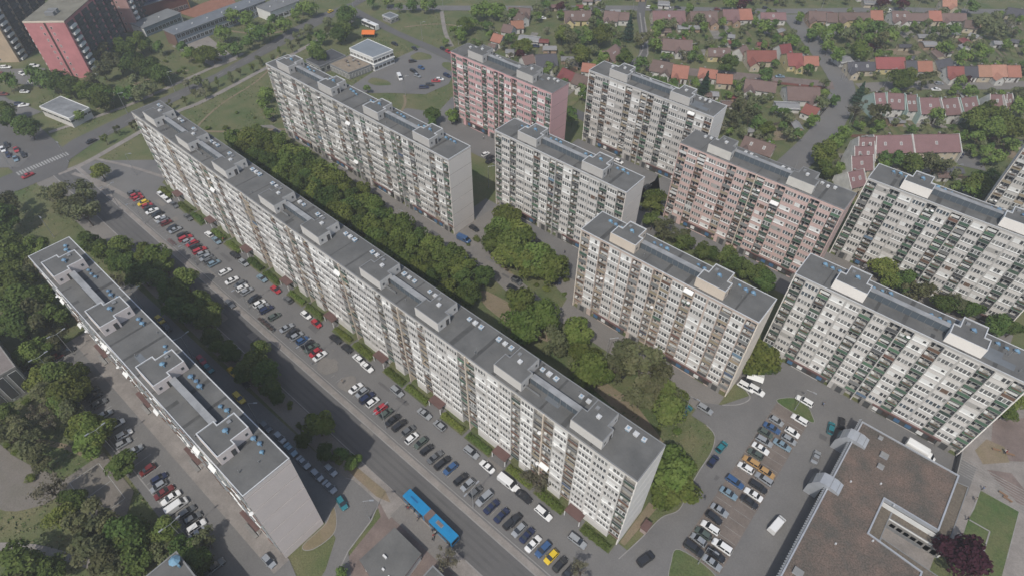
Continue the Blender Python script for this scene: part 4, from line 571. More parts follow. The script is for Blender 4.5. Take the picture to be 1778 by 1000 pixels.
def slab(name, label, x0, y0, L, W, nsec, pattern, wallm, spandm, gablem, wins, bals, pens, rimm, vents, rot=0.0, shops=False, flip0=False, penwall=None, corr=(), group=None, gablejoint=5.5, portals=True):
    root = empty(name, (x0, y0, 0), R(rot)); tag(root, label, 'apartment block', group)
    loc2w = Matrix.Translation((x0, y0, 0)) @ Matrix.Rotation(R(rot), 4, 'Z')
    secL = L / nsec
    cols = []                                     # (kind, xa, xb)
    for s in range(nsec):
        p = pattern if (s % 2 == (1 if flip0 else 0)) else pattern[::-1]
        tot = sum(WW if c == 'W' else BW for c in p); k = (secL - (.5 / nsec)) / tot
        x = s * secL + (.25 if nsec == 1 else .5 * (1 - s / max(nsec - 1, 1)) * .5)
        for c in p:
            wd = (WW if c == 'W' else BW) * k; cols.append((c, x, x + wd)); x += wd
    seamm = mat('roof_seam', (.082, .082, .080), .9, .3, .4)
    jointm = mat('joint_brown', (.26, .20, .175), .95)
    postm = w_cream if (L > 150 or wallm is w_pinkbeige or wallm is w_pink) else wallm
    wall = MB()
    wall.box(.26, L - .26, 1.3, W, 0, HT, wallm, bottom=False)
    # end walls in storey panels with open joints
    zc = 0.0; zz = [0, G0]
    while zz[-1] + gablejoint < HT - .5: zz.append(zz[-1] + gablejoint)
    zz.append(HT)
    for a, c in zip(zz[:-1], zz[1:]):
        wall.box(0, .26, 0, W, a + (.17 if a else 0), c, gablem, bottom=False); wall.box(L - .26, L, 0, W, a + (.17 if a else 0), c, gablem, bottom=False)
    wall.box(.05, .259, .05, W - .05, 0, HT - .05, jointm, bottom=False); wall.box(L - .259, L - .05, .05, W - .05, 0, HT - .05, jointm, bottom=False)
    wall.box(.26, L - .26, .0, 1.3, HT - .62, HT, wallm)
    prev = None
    for (c, xa, xb) in cols:
        xa_, xb_ = max(xa, .26), min(xb, L - .26)
        if c == 'W':
            wall.box(xa_, xb_, .15, 1.3, 0, HT - .62, wallm, bottom=False)
            wall.box(xa_, xa + .22, -.05, .15, G0 - .3, HT - .63, wallm); wall.box(xb - .22, xb_, -.05, .15, G0 - .3, HT - .63, wallm)
            wall.box(xa + .22, xb - .22, .0, .15, G0 - .25, G0 + .86, spandm)
            for f in range(NF):
                zt = G0 + f * FH + 2.2; ze = zt + (FH - 2.2 + .86) if f < NF - 1 else HT - .62
                wall.box(xa + .22, xb - .22, .0, .15, zt, ze, spandm)
            wall.box(xa_, xb_, -.08, .149, 0, G0 - .31, wallm, bottom=False)
        else:
            if prev == 'B' and 'BBW' not in pattern[:3]: wall.box(xa - .14, xa + .14, -.35, 1.3, 0, HT - .1, postm)
        prev = c
    wall.build('wall', root)
    rf = MB(); e = .04
    rf.rim([(-e, -e), (L + e, -e), (L + e, W + e), (-e, W + e)], HT, HT + .16, .22, HT + .06, rimm, rimm, roofgrey)
    rng = random.Random(int(x0 * 7 + y0 * 3))
    for i in range(int(L / 14)):
        xx = rng.uniform(2, L - 10); yy = rng.uniform(1.2, W - 5); rf.box(xx, xx + rng.uniform(2, 9), yy, yy + rng.uniform(1, 3), HT + .06, HT + .075 + .003 * i, roofgrey2 if rng.random() < .25 else roofgrey)
    for i in range(1, int(L / 6.5)): rf.box(i * 6.5 + rng.uniform(-.6, .6), i * 6.5 + .75, .3, W - .3, HT + .06, HT + .068 + .0004 * (i % 7), seamm)
    for i in range(int(L / 9)):
        xx = rng.uniform(1, L - 1); yy = rng.uniform(.8, W - 1); rf.cyl(xx, yy, HT + .06, HT + rng.uniform(.5, 1.1), .11, .11, rimgrey, 6)
        if rng.random() < .3: rf.cyl(xx + .6, yy, HT + .06, HT + rng.uniform(2, 3.6), .04, .03, metal, 5)
    rf.build('roof', root)
    # bays: the hundred windows and loggias nearest the camera are parts, the rest one part each
    W_, B_ = [], []
    for (c, xa, xb) in cols:
        for f in range(NF):
            d = (loc2w @ Vector(((xa + xb) / 2, 0, G0 + f * FH)) - CAMP).length
            (W_ if c == 'W' else B_).append((d, xa, xb, f))
    for lst, nm, nom in ((W_, 'window', WW), (B_, 'balcony', BW)):
        lst.sort(); rest = MB()
        for i, (d, xa, xb, f) in enumerate(lst):
            sx = (xb - xa) / nom
            if nom == WW:
                k = pick(wins); me, mb = WME[k], WMB[k]
            else:
                colw = bals[int(xa * 3.7 + y0) % len(bals)]
                k = (pick(colw), pick({'open': 4, 'clutter': 4, 'glazed': 1.6, 'awning': .25, 'dish': .2, 'laundry': 2})); mb = BMB[k]; me = None
            if i < 100:
                inst(me or bme(*k), nm, root, (xa, 0, G0 + f * FH), 0, (sx, 1, 1))
            else: rest.merge(mb, xa, 0, G0 + f * FH, sx)
        if len(lst) > 100:
            o = rest.build(nm, root); o['kind'] = 'stuff'
    # ground floor
    for s in range(nsec):
        xm = s * secL + secL * .5
        if shops:
            g = MB(); a, c = s * secL + secL * .18, s * secL + secL * .82
            if s % 2 == 0:
                a, c = s * secL + secL * .3, s * secL + secL * .72
            g.box(a, c, -.5, .0, 2.5, 2.85, mat('shop_band', (.15, .088, .082), .85, .2, .5))
            g.box(a + .1, c - .1, -.14, -.08, .5, 2.4, glass)
            n = int((c - a) / 2.6)
            for i in range(n):
                xx = a + (i + .1) * (c - a) / n
                g.box(xx, xx + (c - a) / n * .5, -.35, -.14, 1.0, 2.2, [awnblue, white, doorm, awnblue][(i + s) % 4])
            g.build('shopfront', root)
            inst(PORTAL, 'entrance', root, (s * secL + secL * .14, -.08, 0)); inst(PORTAL, 'entrance', root, (s * secL + secL * .86, -.08, 0))
        elif portals:
            inst(CANOPY if L > 150 else CANOPYL, 'canopy', root, (xm + .3, -.05, 0))
    # roof houses
    pw = penwall or wallm
    for i, px in enumerate(pens):
        yb = 1.0 if W < 11 else 1.2
        poly = [(0, 0), (7.9, 0), (7.9, 3.9), (6.6, 3.9), (6.6, 7.7), (1.35, 7.7), (1.35, 3.9), (0, 3.9)]
        b = MB(); b.rim(poly, HT + .04, 34.05 if rimm is rimwhite else 33.95, .22, 33.8, pw, rimm, roofgrey)
        b.box(2.2, 3.0, 5.4, 6.2, 33.8, 34.2, rimgrey)
        p = b.build('roof_house', root, loc=(px, yb, 0))
        inst(PHWIN, 'window', p, (7.9, 1.0, 32.0), R(90)); inst(PHWIN, 'window', p, (6.6, 6.7, 32.1), R(90)); inst(PHDOOR, 'door', p, (7.9, 3.0, HT + .1), R(90))
        inst(VME[('hat', 'b')] if vents == 'b' else VME[('box', 'w')], 'roof_vent', p, (4.0, 4.2, 33.8), 0, (.8, .8, .8))
    for i in corr:
        a = pens[i] + 7.9; c = pens[i + 1]; yb = 1.0 + 2.6
        b = MB()
        b.box(a, c, yb + .5, yb + 1.7, HT + .06, 32.95, glass3)
        b.box(a, c, yb + .4, yb + 1.85, 32.95, 33.1, galleryroof)
        n = max(2, int((c - a) / 1.6))
        for k in range(n + 1):
            xx = a + (c - a - .08) * k / n; b.box(xx, xx + .08, yb + .44, yb + .5, HT + .06, 32.95, rimgrey)
        b.box(a, a + (c - a) * .3, yb - 1.09, yb - 1.05, HT + .1, HT + .9, rimgrey) if i % 2 else None
        b.build('roof_gallery', root)
    # vents along the back edge
    rr = random.Random(5 + int(x0))
    for s in range(nsec * 2):
        xc = (s + .5) * secL / 2 + rr.uniform(-1.2, 1.2)
        for k in range(3):
            xx = xc + (k - 1) * 1.9
            if any(p + .2 < xx < p + 7.6 for p in pens): continue
            if vents == 'b': me = VME[('hat', 'b')]; yy = W - 2.4 + rr.uniform(-.5, .5); sc = rr.uniform(.55, .85)
            elif vents == 'w': me = VME[('box', 'w' if k == 1 else 'b')]; yy = W - 2.0; sc = rr.uniform(.8, 1)
            else: me = VME[('box', 'w')]; yy = W - 2.2 + rr.uniform(-.6, .6); sc = .8
            inst(me, 'roof_vent', root, (xx, yy, HT + .06), rr.uniform(-.1, .1), (sc, sc, sc))
    return root

w_grey = mat('render_grey', (.45, .435, .415), .9, .3, .25, (.39, .38, .36), fine=.05)
w_white = mat('render_white', (.56, .54, .515), .9, .35, .22, (.48, .465, .44), fine=.05)
w_cream = mat('render_cream', (.60, .52, .435), .9, .35, .25, (.53, .455, .38), fine=.05)
w_pinkbeige = mat('render_pink_beige', (.48, .395, .345), .9, .3, .25, (.52, .44, .39), fine=.05)
w_pink = mat('render_pink', (.57, .42, .385), .9, .35, .2, (.50, .375, .345), fine=.05)
w_rose = mat('render_rose', (.60, .375, .375), .9, .35, .2, (.53, .335, .335), fine=.05)
s_grey = mat('spandrel_grey', (.55, .525, .495), .85, .4, .3, (.44, .425, .40), fine=.05)
s_white = mat('spandrel_white', (.60, .585, .565), .8, .35, .3, (.46, .445, .43), fine=.05)
s_lgrey = mat('spandrel_light', (.61, .585, .555), .85, .45, .3, (.49, .47, .445), fine=.05)
g_beige = mat('gable_beige', (.68, .63, .58), .9, .4, .2, (.60, .56, .52), fine=.04)
g_pinkish = mat('gable_pinkish', (.66, .59, .565), .9, .45, .2, (.58, .52, .50), fine=.04)
g_white = mat('gable_white', (.78, .745, .70), .9, .4, .2, (.68, .65, .62), fine=.04)
WIN_A = dict(band=3.4, bandc=3.4, bandb=2.4, dark=.7, curt=2, mix=1.5, shut=2.2, sill=3.2, sillc=3, sillb=1.5, half=1.5, frame2=1.5, gshut=.7)
WIN_B = dict(band=3, bandc=2.5, bandb=1.5, dark=2, curt=3, mix=2, blue=1.4, shut=2.2, gshut=1.2, half=1.8, wside=1.4, sill=1, sillc=1.6, bshut=.6, frame2=2.2)
BAL_A = [dict(brown=4, grey=2, tan=2, white=.6, black=1), dict(dgreen=3, grey=2, brown=2, green=1), dict(brown=3, tan=3, grey=1.5, blue=.4), dict(green=2, grey=2, white=1, dgreen=2)]
BAL_G = [dict(green=5, dgreen=4, grey=.7, brown=.6, white=.4), dict(dgreen=4, green=3, black=1, grey=1), dict(green=3, brown=1.3, dgreen=2, blue=.4)]
BAL_M = [dict(brown=2, grey=2, green=1.5, tan=1, black=1), dict(dgreen=2, green=2, grey=2, blue=.7), dict(tan=2, brown=2, grey=1, white=1)]
BAL_C = [dict(brown=2.5, tan=2.5, grey=1, white=1), dict(grey=2, tan=2, black=1, blue=.6), dict(tan=3, brown=1, green=.7, grey=1)]
BAL_L = [dict(pgreen=4, grey=2, green=1), dict(pgreen=3, grey=3)]
PA = 'BWWWBWB'; PB = 'BWBWWBWB'
aU = lambda L0, xs: [x - L0 for x in xs]
slab('apartment_block', 'very long white ten-storey block with nine roof houses beside the parked cars', -223.0, 58.34, 206.9, 10.4, 9, PA, w_white, s_white, g_white, WIN_A, BAL_A,
     aU(-223.0, [-214.4, -192.4, -170.4, -145.2, -124.9, -100.0, -79.5, -54.2, -33.2]), rimgrey, 'w', rot=-.42, flip0=True, corr=(0, 1, 3, 5, 7), penwall=w_white)
slab('apartment_block', 'grey four-stair block in front of the white flat-roofed shop and its car park', -219.3, 109.7, 99.8, 10.3, 4, PB, w_grey, s_grey, g_beige, WIN_A, BAL_G[:1] + BAL_M, [6.8, 32.4, 57.6, 82.6], rimwhite, 'b', shops=True, corr=(0, 2))
slab('apartment_block', 'rose-pink block at the far side with a plain pink end wall', -172.7, 164.7, 51.8, 10.3, 2, PB, w_rose, w_rose, w_rose, WIN_B, BAL_G, [8.8, 34.0], rimgrey, 'x', shops=True, corr=(0,), penwall=w_grey)
slab('apartment_block', 'grey block in the back row next to the tiled family houses', -121.2, 188.3, 52.8, 10.3, 2, PB, w_grey, s_grey, g_white, WIN_B, BAL_M, [8.6, 34.6], rimwhite, 'x', shops=True, corr=(0,), penwall=w_grey)
slab('apartment_block', 'light grey block with green loggias behind the round tree island', -120.0, 132.3, 52.3, 10.3, 2, PB, w_grey, s_lgrey, g_beige, WIN_B, BAL_G, [9.2, 35.0], rimwhite, 'b', shops=True, corr=(0,))
slab('apartment_block', 'salmon-pink block in the middle row with white roof houses', -69.1, 166.6, 53.4, 10.3, 2, PB, w_pink, w_pink, w_pink, WIN_B, BAL_M, [9.0, 35.4], rimgrey, 'x', shops=True, corr=(0,), penwall=mat('roof_house_cream', (.58, .56, .52), .8, .1, .5))
slab('apartment_block', 'cream and pinkish-beige block nearest the tree belt with blue roof vents', -68.1, 110.0, 52.3, 10.3, 2, PB, w_pinkbeige, s_lgrey, mat('gable_cream', (.76, .68, .585), .9, .35, .2, (.68, .61, .53), fine=.04), WIN_A, BAL_C, [8.7, 34.4], rimwhite, 'b', shops=True, corr=(0,), penwall=w_cream)
slab('apartment_block', 'pale grey block with green loggias above the asphalt yard and white truck', -16.0, 131.9, 53.3, 10.3, 2, PB, w_grey, s_lgrey, g_white, WIN_B, BAL_G, [8.8, 35.0], rimwhite, 'b', shops=True, corr=(0,), penwall=g_white)
slab('apartment_block', 'pale grey block with green loggias in the row below the terraced houses', -15.8, 187.0, 53.5, 10.3, 2, PB, w_grey, s_lgrey, g_white, WIN_B, BAL_G, [8.9, 35.2], rimwhite, 'b', shops=True, corr=(0,), penwall=g_white)
slab('apartment_block', 'near block seen from above with blue vents and four white-rimmed roof houses', -171.4, 5.9, 100.6, 10.4, 4, 'BBWBBWBBB', w_grey, s_grey, g_pinkish, WIN_A, BAL_L, [9.4, 34.4, 59.1, 84.0], rimwhite, 'b', corr=(0, 2), penwall=g_pinkish, gablejoint=5.3)
slab('apartment_block', 'grey block cut off by the right edge of the picture behind the gardens', 17.4, 240.0, 53.0, 10.3, 2, PB, w_grey, s_grey, g_beige, WIN_B, BAL_C, [9, 35], rimgrey, 'x', shops=True, corr=(0,))

# ------------------------------------------------------------------ other buildings
def simple_part(root, name, fn):
    b = MB(); fn(b); return b.build(name, root)
def rowwin(root, x0, x1, y, z0, z1, n, facing=-1, gap=.25, m=glass, name='window'):
    st = (x1 - x0) / n
    for i in range(n):
        b = MB(); a = x0 + i * st + gap / 2; c = a + st - gap
        y0, y1 = (y - .05, y) if facing < 0 else (y, y + .05)
        b.box(a, c, y0, y1, z0, z1, framew); b.box(a + .08, (a + c) / 2 - .04, y0 - .01 if facing < 0 else y1 - .01, y0 + .005 if facing < 0 else y1 + .01, z0 + .08, z1 - .08, m); b.box((a + c) / 2 + .04, c - .08, y0 - .01 if facing < 0 else y1 - .01, y0 + .005 if facing < 0 else y1 + .01, z0 + .08, z1 - .08, m)
        b.build(name, root)
# two gable-ended towers at the top left
tower_w = {'pink': mat('tower_pink', (.52, .215, .225), .9, .2, .2), 'tan': mat('tower_tan', (.46, .36, .26), .9, .2, .2), 'rose': mat('tower_rose', (.45, .28, .26), .9, .2, .2)}
def tower(kind, label, x0, y0, rz, Wd, Ln, h, hidden_floors=0):
    root = empty('apartment_tower', (x0, y0, 0), R(rz)); tag(root, label, 'apartment block')
    m = tower_w[kind]; b = MB(); b.box(0, Wd, 0, Ln, 0, h, m, bottom=False); b.box(Wd * .48, Wd * .53, -.06, 0, 0, h - .3, doorm); b.box(-.1, Wd + .1, -.1, .3, h - .4, h + .3, w_cream); b.build('wall', root)
    b = MB(); b.box(-.3, Wd + .3, .35, Ln, h, h + .25, mat('tower_roof', (.20, .19, .155), .95, .3, .2)); b.box(Wd * .4, Wd * .62, 6, 8, h + .25, h + 1.8, rimgrey); b.box(Wd * .4, Wd * .62, 9, 11, h + .25, h + 1.9, rimgrey); b.build('roof', root)
    n = int(h / 2.8)
    for f in range(n):
        for xx in (Wd * .38, Wd * .62):
            b = MB(); b.box(xx - .4, xx + .4, -.06, 0, f * 2.8 + 1.0, f * 2.8 + 2.2, framew); b.box(xx - .32, xx + .32, -.08, -.05, f * 2.8 + 1.08, f * 2.8 + 2.12, glass if (f + int(xx)) % 2 else glass2); b.build('window', root)
        for s_ in (0, 1):
            for k in range(6):
                b = MB(); y = k * Ln / 6 + 1.5; x_ = -1.3 if s_ == 0 else Wd
                b.box(x_, x_ + 1.3, y, y + Ln / 6 - 2.2, f * 2.8 + .3, f * 2.8 + 1.35, white if k == 0 else par_black)
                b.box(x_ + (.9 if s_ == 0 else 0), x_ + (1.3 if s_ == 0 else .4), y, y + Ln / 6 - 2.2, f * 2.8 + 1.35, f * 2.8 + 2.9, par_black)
                b.build('balcony', root)
tower('pink', 'raspberry-pink gable-ended tower with white balcony edges at the top left', -344.4, 65.7, 43, 18.0, 42, 26.7)
tower('tan', 'sand-coloured gable-ended tower left of the raspberry-pink one', -391, 46, 44, 22, 42, 30)
tower('rose', 'pale rose tower showing only its end wall behind the raspberry-pink one', -375, 108, 44, 14, 30, 30)

def flat(name, label, cat, pts, h, wallm, roofm, rimm=None, z0=0, extra=None):
    """A flat-roofed building on a UV polygon (CCW); extra(root) adds parts."""
    cx = sum(p[0] for p in pts) / len(pts); cy = sum(p[1] for p in pts) / len(pts)
    root = empty(name, (cx, cy, 0)); tag(root, label, cat)
    q = [(p[0] - cx, p[1] - cy) for p in pts]
    b = MB(); b.prism(offset(q, -.15), z0, h - .5, wallm); b.build('wall', root)
    b = MB(); b.rim(q, h - .55, h + .15, .3, h, rimm or wallm, rimm or wallm, roofm); b.build('roof', root)
    return root, q
def edge_windows(root, p, q, z0, z1, n, m=glass, frac=.7, name='window', depth=.08):
    p = Vector(p); q = Vector(q); d = q - p; L = d.length; d.normalize(); nn = Vector((d.y, -d.x))
    for i in range(n):
        a = p + d * (L * (i + .5 - frac / 2) / n) - nn * .13; c = p + d * (L * (i + .5 + frac / 2) / n) - nn * .13
        b = MB(); o = nn * depth
        b.prism([tuple(a), tuple(a + o), tuple(c + o), tuple(c)][::-1], z0, z1, framew)
        o2 = nn * (depth + .02); i1 = a + d * .1; i2 = c - d * .1
        b.prism([tuple(i1), tuple(i1 + o2), tuple(i2 + o2), tuple(i2)][::-1], z0 + .1, z1 - .1, m); b.build(name, root)

# ---- the brown-roofed centre at the right
gravel = mat('roof_gravel', (.150, .110, .090), .97, 1, .22, (.085, .078, .068), fine=.45, detail=12)
moss = mat('roof_gravel_low', (.145, .122, .098), .97, .6, .2, (.10, .09, .07), fine=.3, detail=10)
sheetm = mat('sheet_grey', (.40, .42, .45), .4, .15, .4, metal=.2)
root = empty('shopping_centre', (26, 100, 0)); tag(root, 'large flat centre with a brown gravel roof and a sunken courtyard', 'shopping centre')
def P(*p): return [(a - 26, b - 100) for a, b in p]
main = P((14.3, 40), (37.3, 40), (37.3, 92.2), (25.8, 93.2), (25.9, 103.7), (37.5, 103.8), (37.6, 121.4), (14.8, 121.4))
b = MB(); b.prism(offset(main, -.2), 0, 5.3, concrete); b.build('wall', root)
b = MB(); b.rim(main, 5.0, 6.15, .35, 5.85, sheetm, sheetm, gravel); b.build('roof', root)
low = P((25.8, 93.2), (37.3, 92.2), (41, 92.2), (41, 95.2), (28.7, 95.8), (28.7, 101.5), (40.6, 101.6), (40.75, 122), (37.6, 121.4), (37.5, 103.8), (25.9, 103.7))
b = MB()
for seg in (P((25.9, 93.2), (28.7, 93.0), (28.7, 103.7), (25.95, 103.7)), P((28.7, 93.0), (41, 92.2), (41, 95.2), (28.7, 95.8)), P((28.7, 101.5), (40.6, 101.6), (40.7, 103.8), (28.7, 103.7)), P((37.55, 103.8), (40.7, 103.8), (40.75, 122), (37.65, 121.4))):
    b.rim(seg, 0, 3.55, .18, 3.4, white, rimgrey, moss)
b.build('low_roof', root)
b = MB(); b.box(2.9, 14, -4.1, 1.4, 0, .12, paving); b.box(3.2, 11, 1.2, 1.32, .12, 1.2, rimgrey); b.box(-.08, 11.5, 3.42, 3.5, 3.45, 5.0, white); b.box(2.95, 14.2, 1.36, 1.46, .12, 3.1, concrete); b.build('courtyard', root)
for i in range(7):
    b = MB(); b.box(3.6 + i * 1.5, 4.7 + i * 1.5, 1.36, 1.44, .6, 2.4, glass); b.build('window', root)
b = MB()
for i in range(120):                       # saw-tooth sheet fascia along the yard
    y = -59.5 + i * .68; x = -11.72 + .004 * (y + 60)
    b.face([(x, y, 6.2), (x, y + .62, 6.2), (x - .55, y + .31, 5.6)], sheetm); b.face([(x, y, 6.2), (x - .55, y + .31, 5.6), (x, y, 5.0)], rimwhite); b.face([(x, y + .62, 6.2), (x, y + .62, 5.0), (x - .55, y + .31, 5.6)], sheetm)
b.build('fascia', root)
for (hx, hy) in ((-12.6, 15.2), (-13.2, -1.0)):
    b = MB(); prof = [(-1.7, 0), (-1.7, 3.6), (-1.2, 5.0), (0.0, 6.9), (1.0, 7.1), (3.0, 7.1), (4.6, 6.5), (4.6, 6.0)]
    for i in range(len(prof) - 1):
        (xa, za), (xb, zb) = prof[i], prof[i + 1]
        b.face([(hx + xa, hy - 1.6, za), (hx + xb, hy - 1.6, zb), (hx + xb, hy + 1.6, zb), (hx + xa, hy + 1.6, za)][::-1], sheetm if i > 1 else glass3)
    for s_ in (-1.6, 1.6): b.face([(hx + x, hy + s_, z_) for x, z_ in prof] + [(hx + 4.6, hy + s_, 5.9), (hx + 1.2, hy + s_, 5.9), (hx + 1.2, hy + s_, 0)], sheetm)
    for k in range(4): b.box(hx - 1.0 + k * 1.6, hx - .9 + k * 1.6, hy - 1.64, hy + 1.64, 7.05 - abs(k - 2) * .35, 7.2 - abs(k - 2) * .35, rimgrey)
    b.build('entrance_hood', root)
for (x, y, s_) in ((-3.8, 15, .9), (-3.5, 11.4, .7), (-8.9, -25.3, 1.0), (2, -30, 1), (-6, 19.4, .5)):
    b = MB(); b.box(x - s_, x + s_, y - s_ * .8, y + s_ * .8, 5.86, 6.5, sheetm, glass2); b.build('skylight', root)
for (x, y) in ((-7.6, 2.9), (-8.8, -2), (2, 3.4), (-2, 7), (1, -8), (-5, -14)):
    b = MB(); b.cyl(x, y, 5.86, 6.3, .22, .2, rimwhite, 8); b.build('roof_pipe', root)
# ---- retaining wall, hut, trade kiosks
def axbox(name, label, cat, x0, x1, y0, y1, h, wm, rm, rimm_=None, wins=0):
    r, q = flat(name, label, cat, [(x0, y0), (x1, y0), (x1, y1), (x0, y1)], h, wm, rm, rimm_)
    for e in range(wins): edge_windows(r, q[e], q[(e + 1) % 4], 1.0, h - 1.0, max(2, int((Vector(q[e]) - Vector(q[(e + 1) % 4])).length / 3)))
    return r
r = empty('kiosk', (-51.5, 21, 0)); tag(r, 'low grey-roofed kiosk with red side canopy beside the blue bus', 'kiosk')
q = [(a + 51.5, b_ - 21) for a, b_ in ((-56.6, 15.9), (-52, 15.2), (-46.4, 19.6), (-47.2, 25.7), (-56.1, 25.8))]
b = MB(); b.prism(offset(q, -.3), 0, 3.4, white); b.build('wall', r)
b = MB(); b.prism(q, 3.4, 3.75, mat('canopy_red', (.22, .10, .075), .7, .3, .6), roofgrey); b.box(-1.8, -.7, -1.2, -.8, 3.75, 4.3, ventwhite); b.box(.2, .8, -3.2, -2.8, 3.75, 4.2, ventwhite); b.box(2.3, 3.1, -3.5, -3.0, 3.75, 4.1, white); b.build('roof', r)
edge_windows(r, q[4], q[0], .8, 2.8, 4); edge_windows(r, q[3], q[4], .8, 2.8, 4); edge_windows(r, q[0], q[1], .8, 2.8, 2)
axbox('kiosk', 'dark flat kiosk roof cut off by the bottom edge near the bus', 'kiosk', -43.5, -34, 16, 25.6, 4, concrete, roofgrey, rimgrey, 2)
axbox('low_building', 'flat grey roof with a blue vent at the bottom edge', 'building', -84.5, -64, -30, -8.6, 10, concrete, roofgrey, rimgrey, 4)
axbox('low_building', 'pinkish gravel-roofed building cut off by the left edge', 'building', -190, -161.6, -34, -12, 10, concrete, mat('roof_pinkish', (.20, .175, .165), .95, .2, .4, fine=.2), concrete, 4)
inst(VME[('hat', 'b')], 'roof_vent', bpy.data.objects['low_building'], (-8, 9.5, 10.1), 0, (1.6, 1.6, 1.4))
r = empty('utility_hut', (-13.1, 64.2, 0)); tag(r, 'little red-brown hut beside the end of the longest block', 'hut')
b = MB(); b.box(-.75, .75, -1.2, 1.2, 0, 1.9, mat('hut_wall', (.32, .26, .24), .9)); b.build('wall', r)
b = MB(); b.box(-.9, .9, -1.35, 1.35, 1.9, 2.1, canopy_m); b.build('roof', r)
b = MB(); b.box(-.05, .05, 0, 14, 0, 2.4, concrete); b.box(-.12, .12, 0, 14, 2.4, 2.5, concrete); o = b.build('retaining_wall', loc=(38.3, 121.8, 0)); o.rotation_euler = (0, 0, R(4)); tag(o, 'dark retaining wall between the pale block and the square steps', 'wall')
# ---- upper left: pavilion, school, gym
r, q = flat('pavilion', 'square flat-roofed pavilion with white fascia by the crossing', 'pavilion', [(-311.4, 48.4), (-291.3, 52.6), (-294, 62.3), (-313.9, 58.4)], 4.6, w_white, mat('roof_light', (.23, .24, .25), .9, .35, .3, fine=.1), white)
for e in range(4): edge_windows(r, q[e], q[(e + 1) % 4], 2.4, 3.5, 5, frac=.94)
r, q = flat('shop_hall', 'white two-storey shop hall with grey roof and banded windows', 'shop', [(-250.9, 170.4), (-233.9, 171.2), (-233.2, 183.6), (-252.2, 183.4)], 7.0, white, mat('roof_bluegrey', (.20, .225, .25), .8, .15, .2), white)
for z0_ in (.8, 4.2): edge_windows(r, q[0], q[1], z0_, z0_ + 1.4, 7, glass2, .9); edge_windows(r, q[1], q[2], z0_, z0_ + 1.4, 5, glass, .9)
b = MB(); b.prism(offset(q, .25), 3.2, 3.7, white); b.build('ledge', r)
r, q = flat('shop_terrace', 'low shop wing with a sandy gravel roof terrace and tables', 'shop', [(-251, 157.4), (-236.6, 157.6), (-235.2, 170.9), (-251, 170.0)], 3.5, concrete, mat('terrace_gravel', (.26, .215, .165), .95, .25, .5, fine=.2), rimgrey)
edge_windows(r, q[1], q[2], .5, 2.7, 8, glass2); edge_windows(r, q[0], q[1], .5, 2.7, 6, glass2)
for i in range(9):
    b = MB(); x = ru(-5, 4); y = ru(-2, 5); b.box(x - .7, x + .7, y - .4, y + .4, 4.15, 4.25, paving_pink if i % 2 else concrete); b.box(x - .1, x + .1, y - .1, y + .1, 3.5, 4.15, rimgrey); b.build('table', r)
axbox('low_building', 'dark flat wing beside the sandy shop terrace', 'building', -262.5, -251.3, 152, 168, 4, concrete, mat('roof_dark', (.075, .078, .085), .9, .3, .3), rimgrey, 2)
sch = mat('school_blue', (.24, .28, .32), .8, .2, .4)
def longhall(name, label, cat, a, bb, c, h, rowsn, n, roofm, wm, gm):
    """Hall with its long front from a to bb, depth towards c."""
    a = Vector(a); bb = Vector(bb); c = Vector(c); d = (bb - a); L = d.length; d.normalize(); nn = Vector((-d.y, d.x)); dep = (c - a).dot(nn)
    if dep < 0: a, bb = bb, a; d = -d; nn = -nn; dep = -dep
    r = empty(name, (a.x, a.y, 0), math.atan2(d.y, d.x)); tag(r, label, cat)
    b = MB(); b.box(.3, L - .3, .3, dep - .3, 0, h - .3, wm); b.box(0, .29, .1, dep - .1, 0, h - .3, gm); b.box(L - .29, L, .1, dep - .1, 0, h - .3, gm); b.build('wall', r)
    b = MB(); b.rim([(-.3, -.3), (L + .3, -.3), (L + .3, dep + .3), (-.3, dep + .3)], h - .3, h, .2, h - .08, rimgrey, rimgrey, roofm)
    for i in range(int(L / 9)): b.box(4 + i * 9, 4.6 + i * 9, dep * .4, dep * .4 + .6, h - .08, h + .4, ventwhite)
    b.build('roof', r)
    for k in range(rowsn): rowwin(r, .8, L - .8, .3, k * 3.3 + 1.0, k * 3.3 + 2.9, n, -1, .35)
    for k in range(rowsn): rowwin(r, .8, L - .8, dep - .3, k * 3.3 + 1.0, k * 3.3 + 2.9, n, 1, .35)
    return r
longhall('school', 'long two-storey school wing with grey roof and blue-grey window rows', 'school', (-330.5, 121.8), (-334.5, 178), (-340.5, 120.5), 7, 2, 22, mat('school_roof', (.15, .165, .185), .85, .2, .2), sch, mat('school_brick', (.19, .12, .10), .9, .2, .5))
longhall('school', 'one-storey school wing with tall windows and a white end wall', 'school', (-355.4, 117), (-359.3, 140), (-366, 115), 5, 1, 9, mat('school_roof2', (.19, .20, .205), .85, .2, .2), sch, white)
r = longhall('gym_hall', 'gym with solar panels on its roof and brick and yellow walls', 'gym', (-372.6, 121.5), (-373.2, 152), (-400, 121), 9, 1, 10, mat('solar', (.075, .095, .14), .3, spec=.6), mat('gym_brick', (.16, .065, .05), .9, .2, .5), mat('gym_yellow', (.40, .235, .09), .8))
b = MB()
for i in range(14):
    for k in range(4): b.box(1.2 + i * 2.1, 3.1 + i * 2.1, 2 + k * 6, 7.4 + k * 6, 9.0, 9.12, mat('solar_panel', (.07, .09, .15), .25, spec=.7))
b.build('solar_panel', r)
sheet('sports_yard', [(-362, 146), (-352, 150), (-356, 172), (-367.6, 176), (-376.3, 170), (-374, 144)], Z3, mat('clay', (.26, .125, .085), .95, .2, .3))
longhall('low_building', 'small white flat building by the trees at the top edge', 'building', (-321.3, 172), (-322.5, 192), (-334, 173), 6, 1, 5, mat('roof_mid', (.17, .175, .18), .9, .2, .3), white, white)
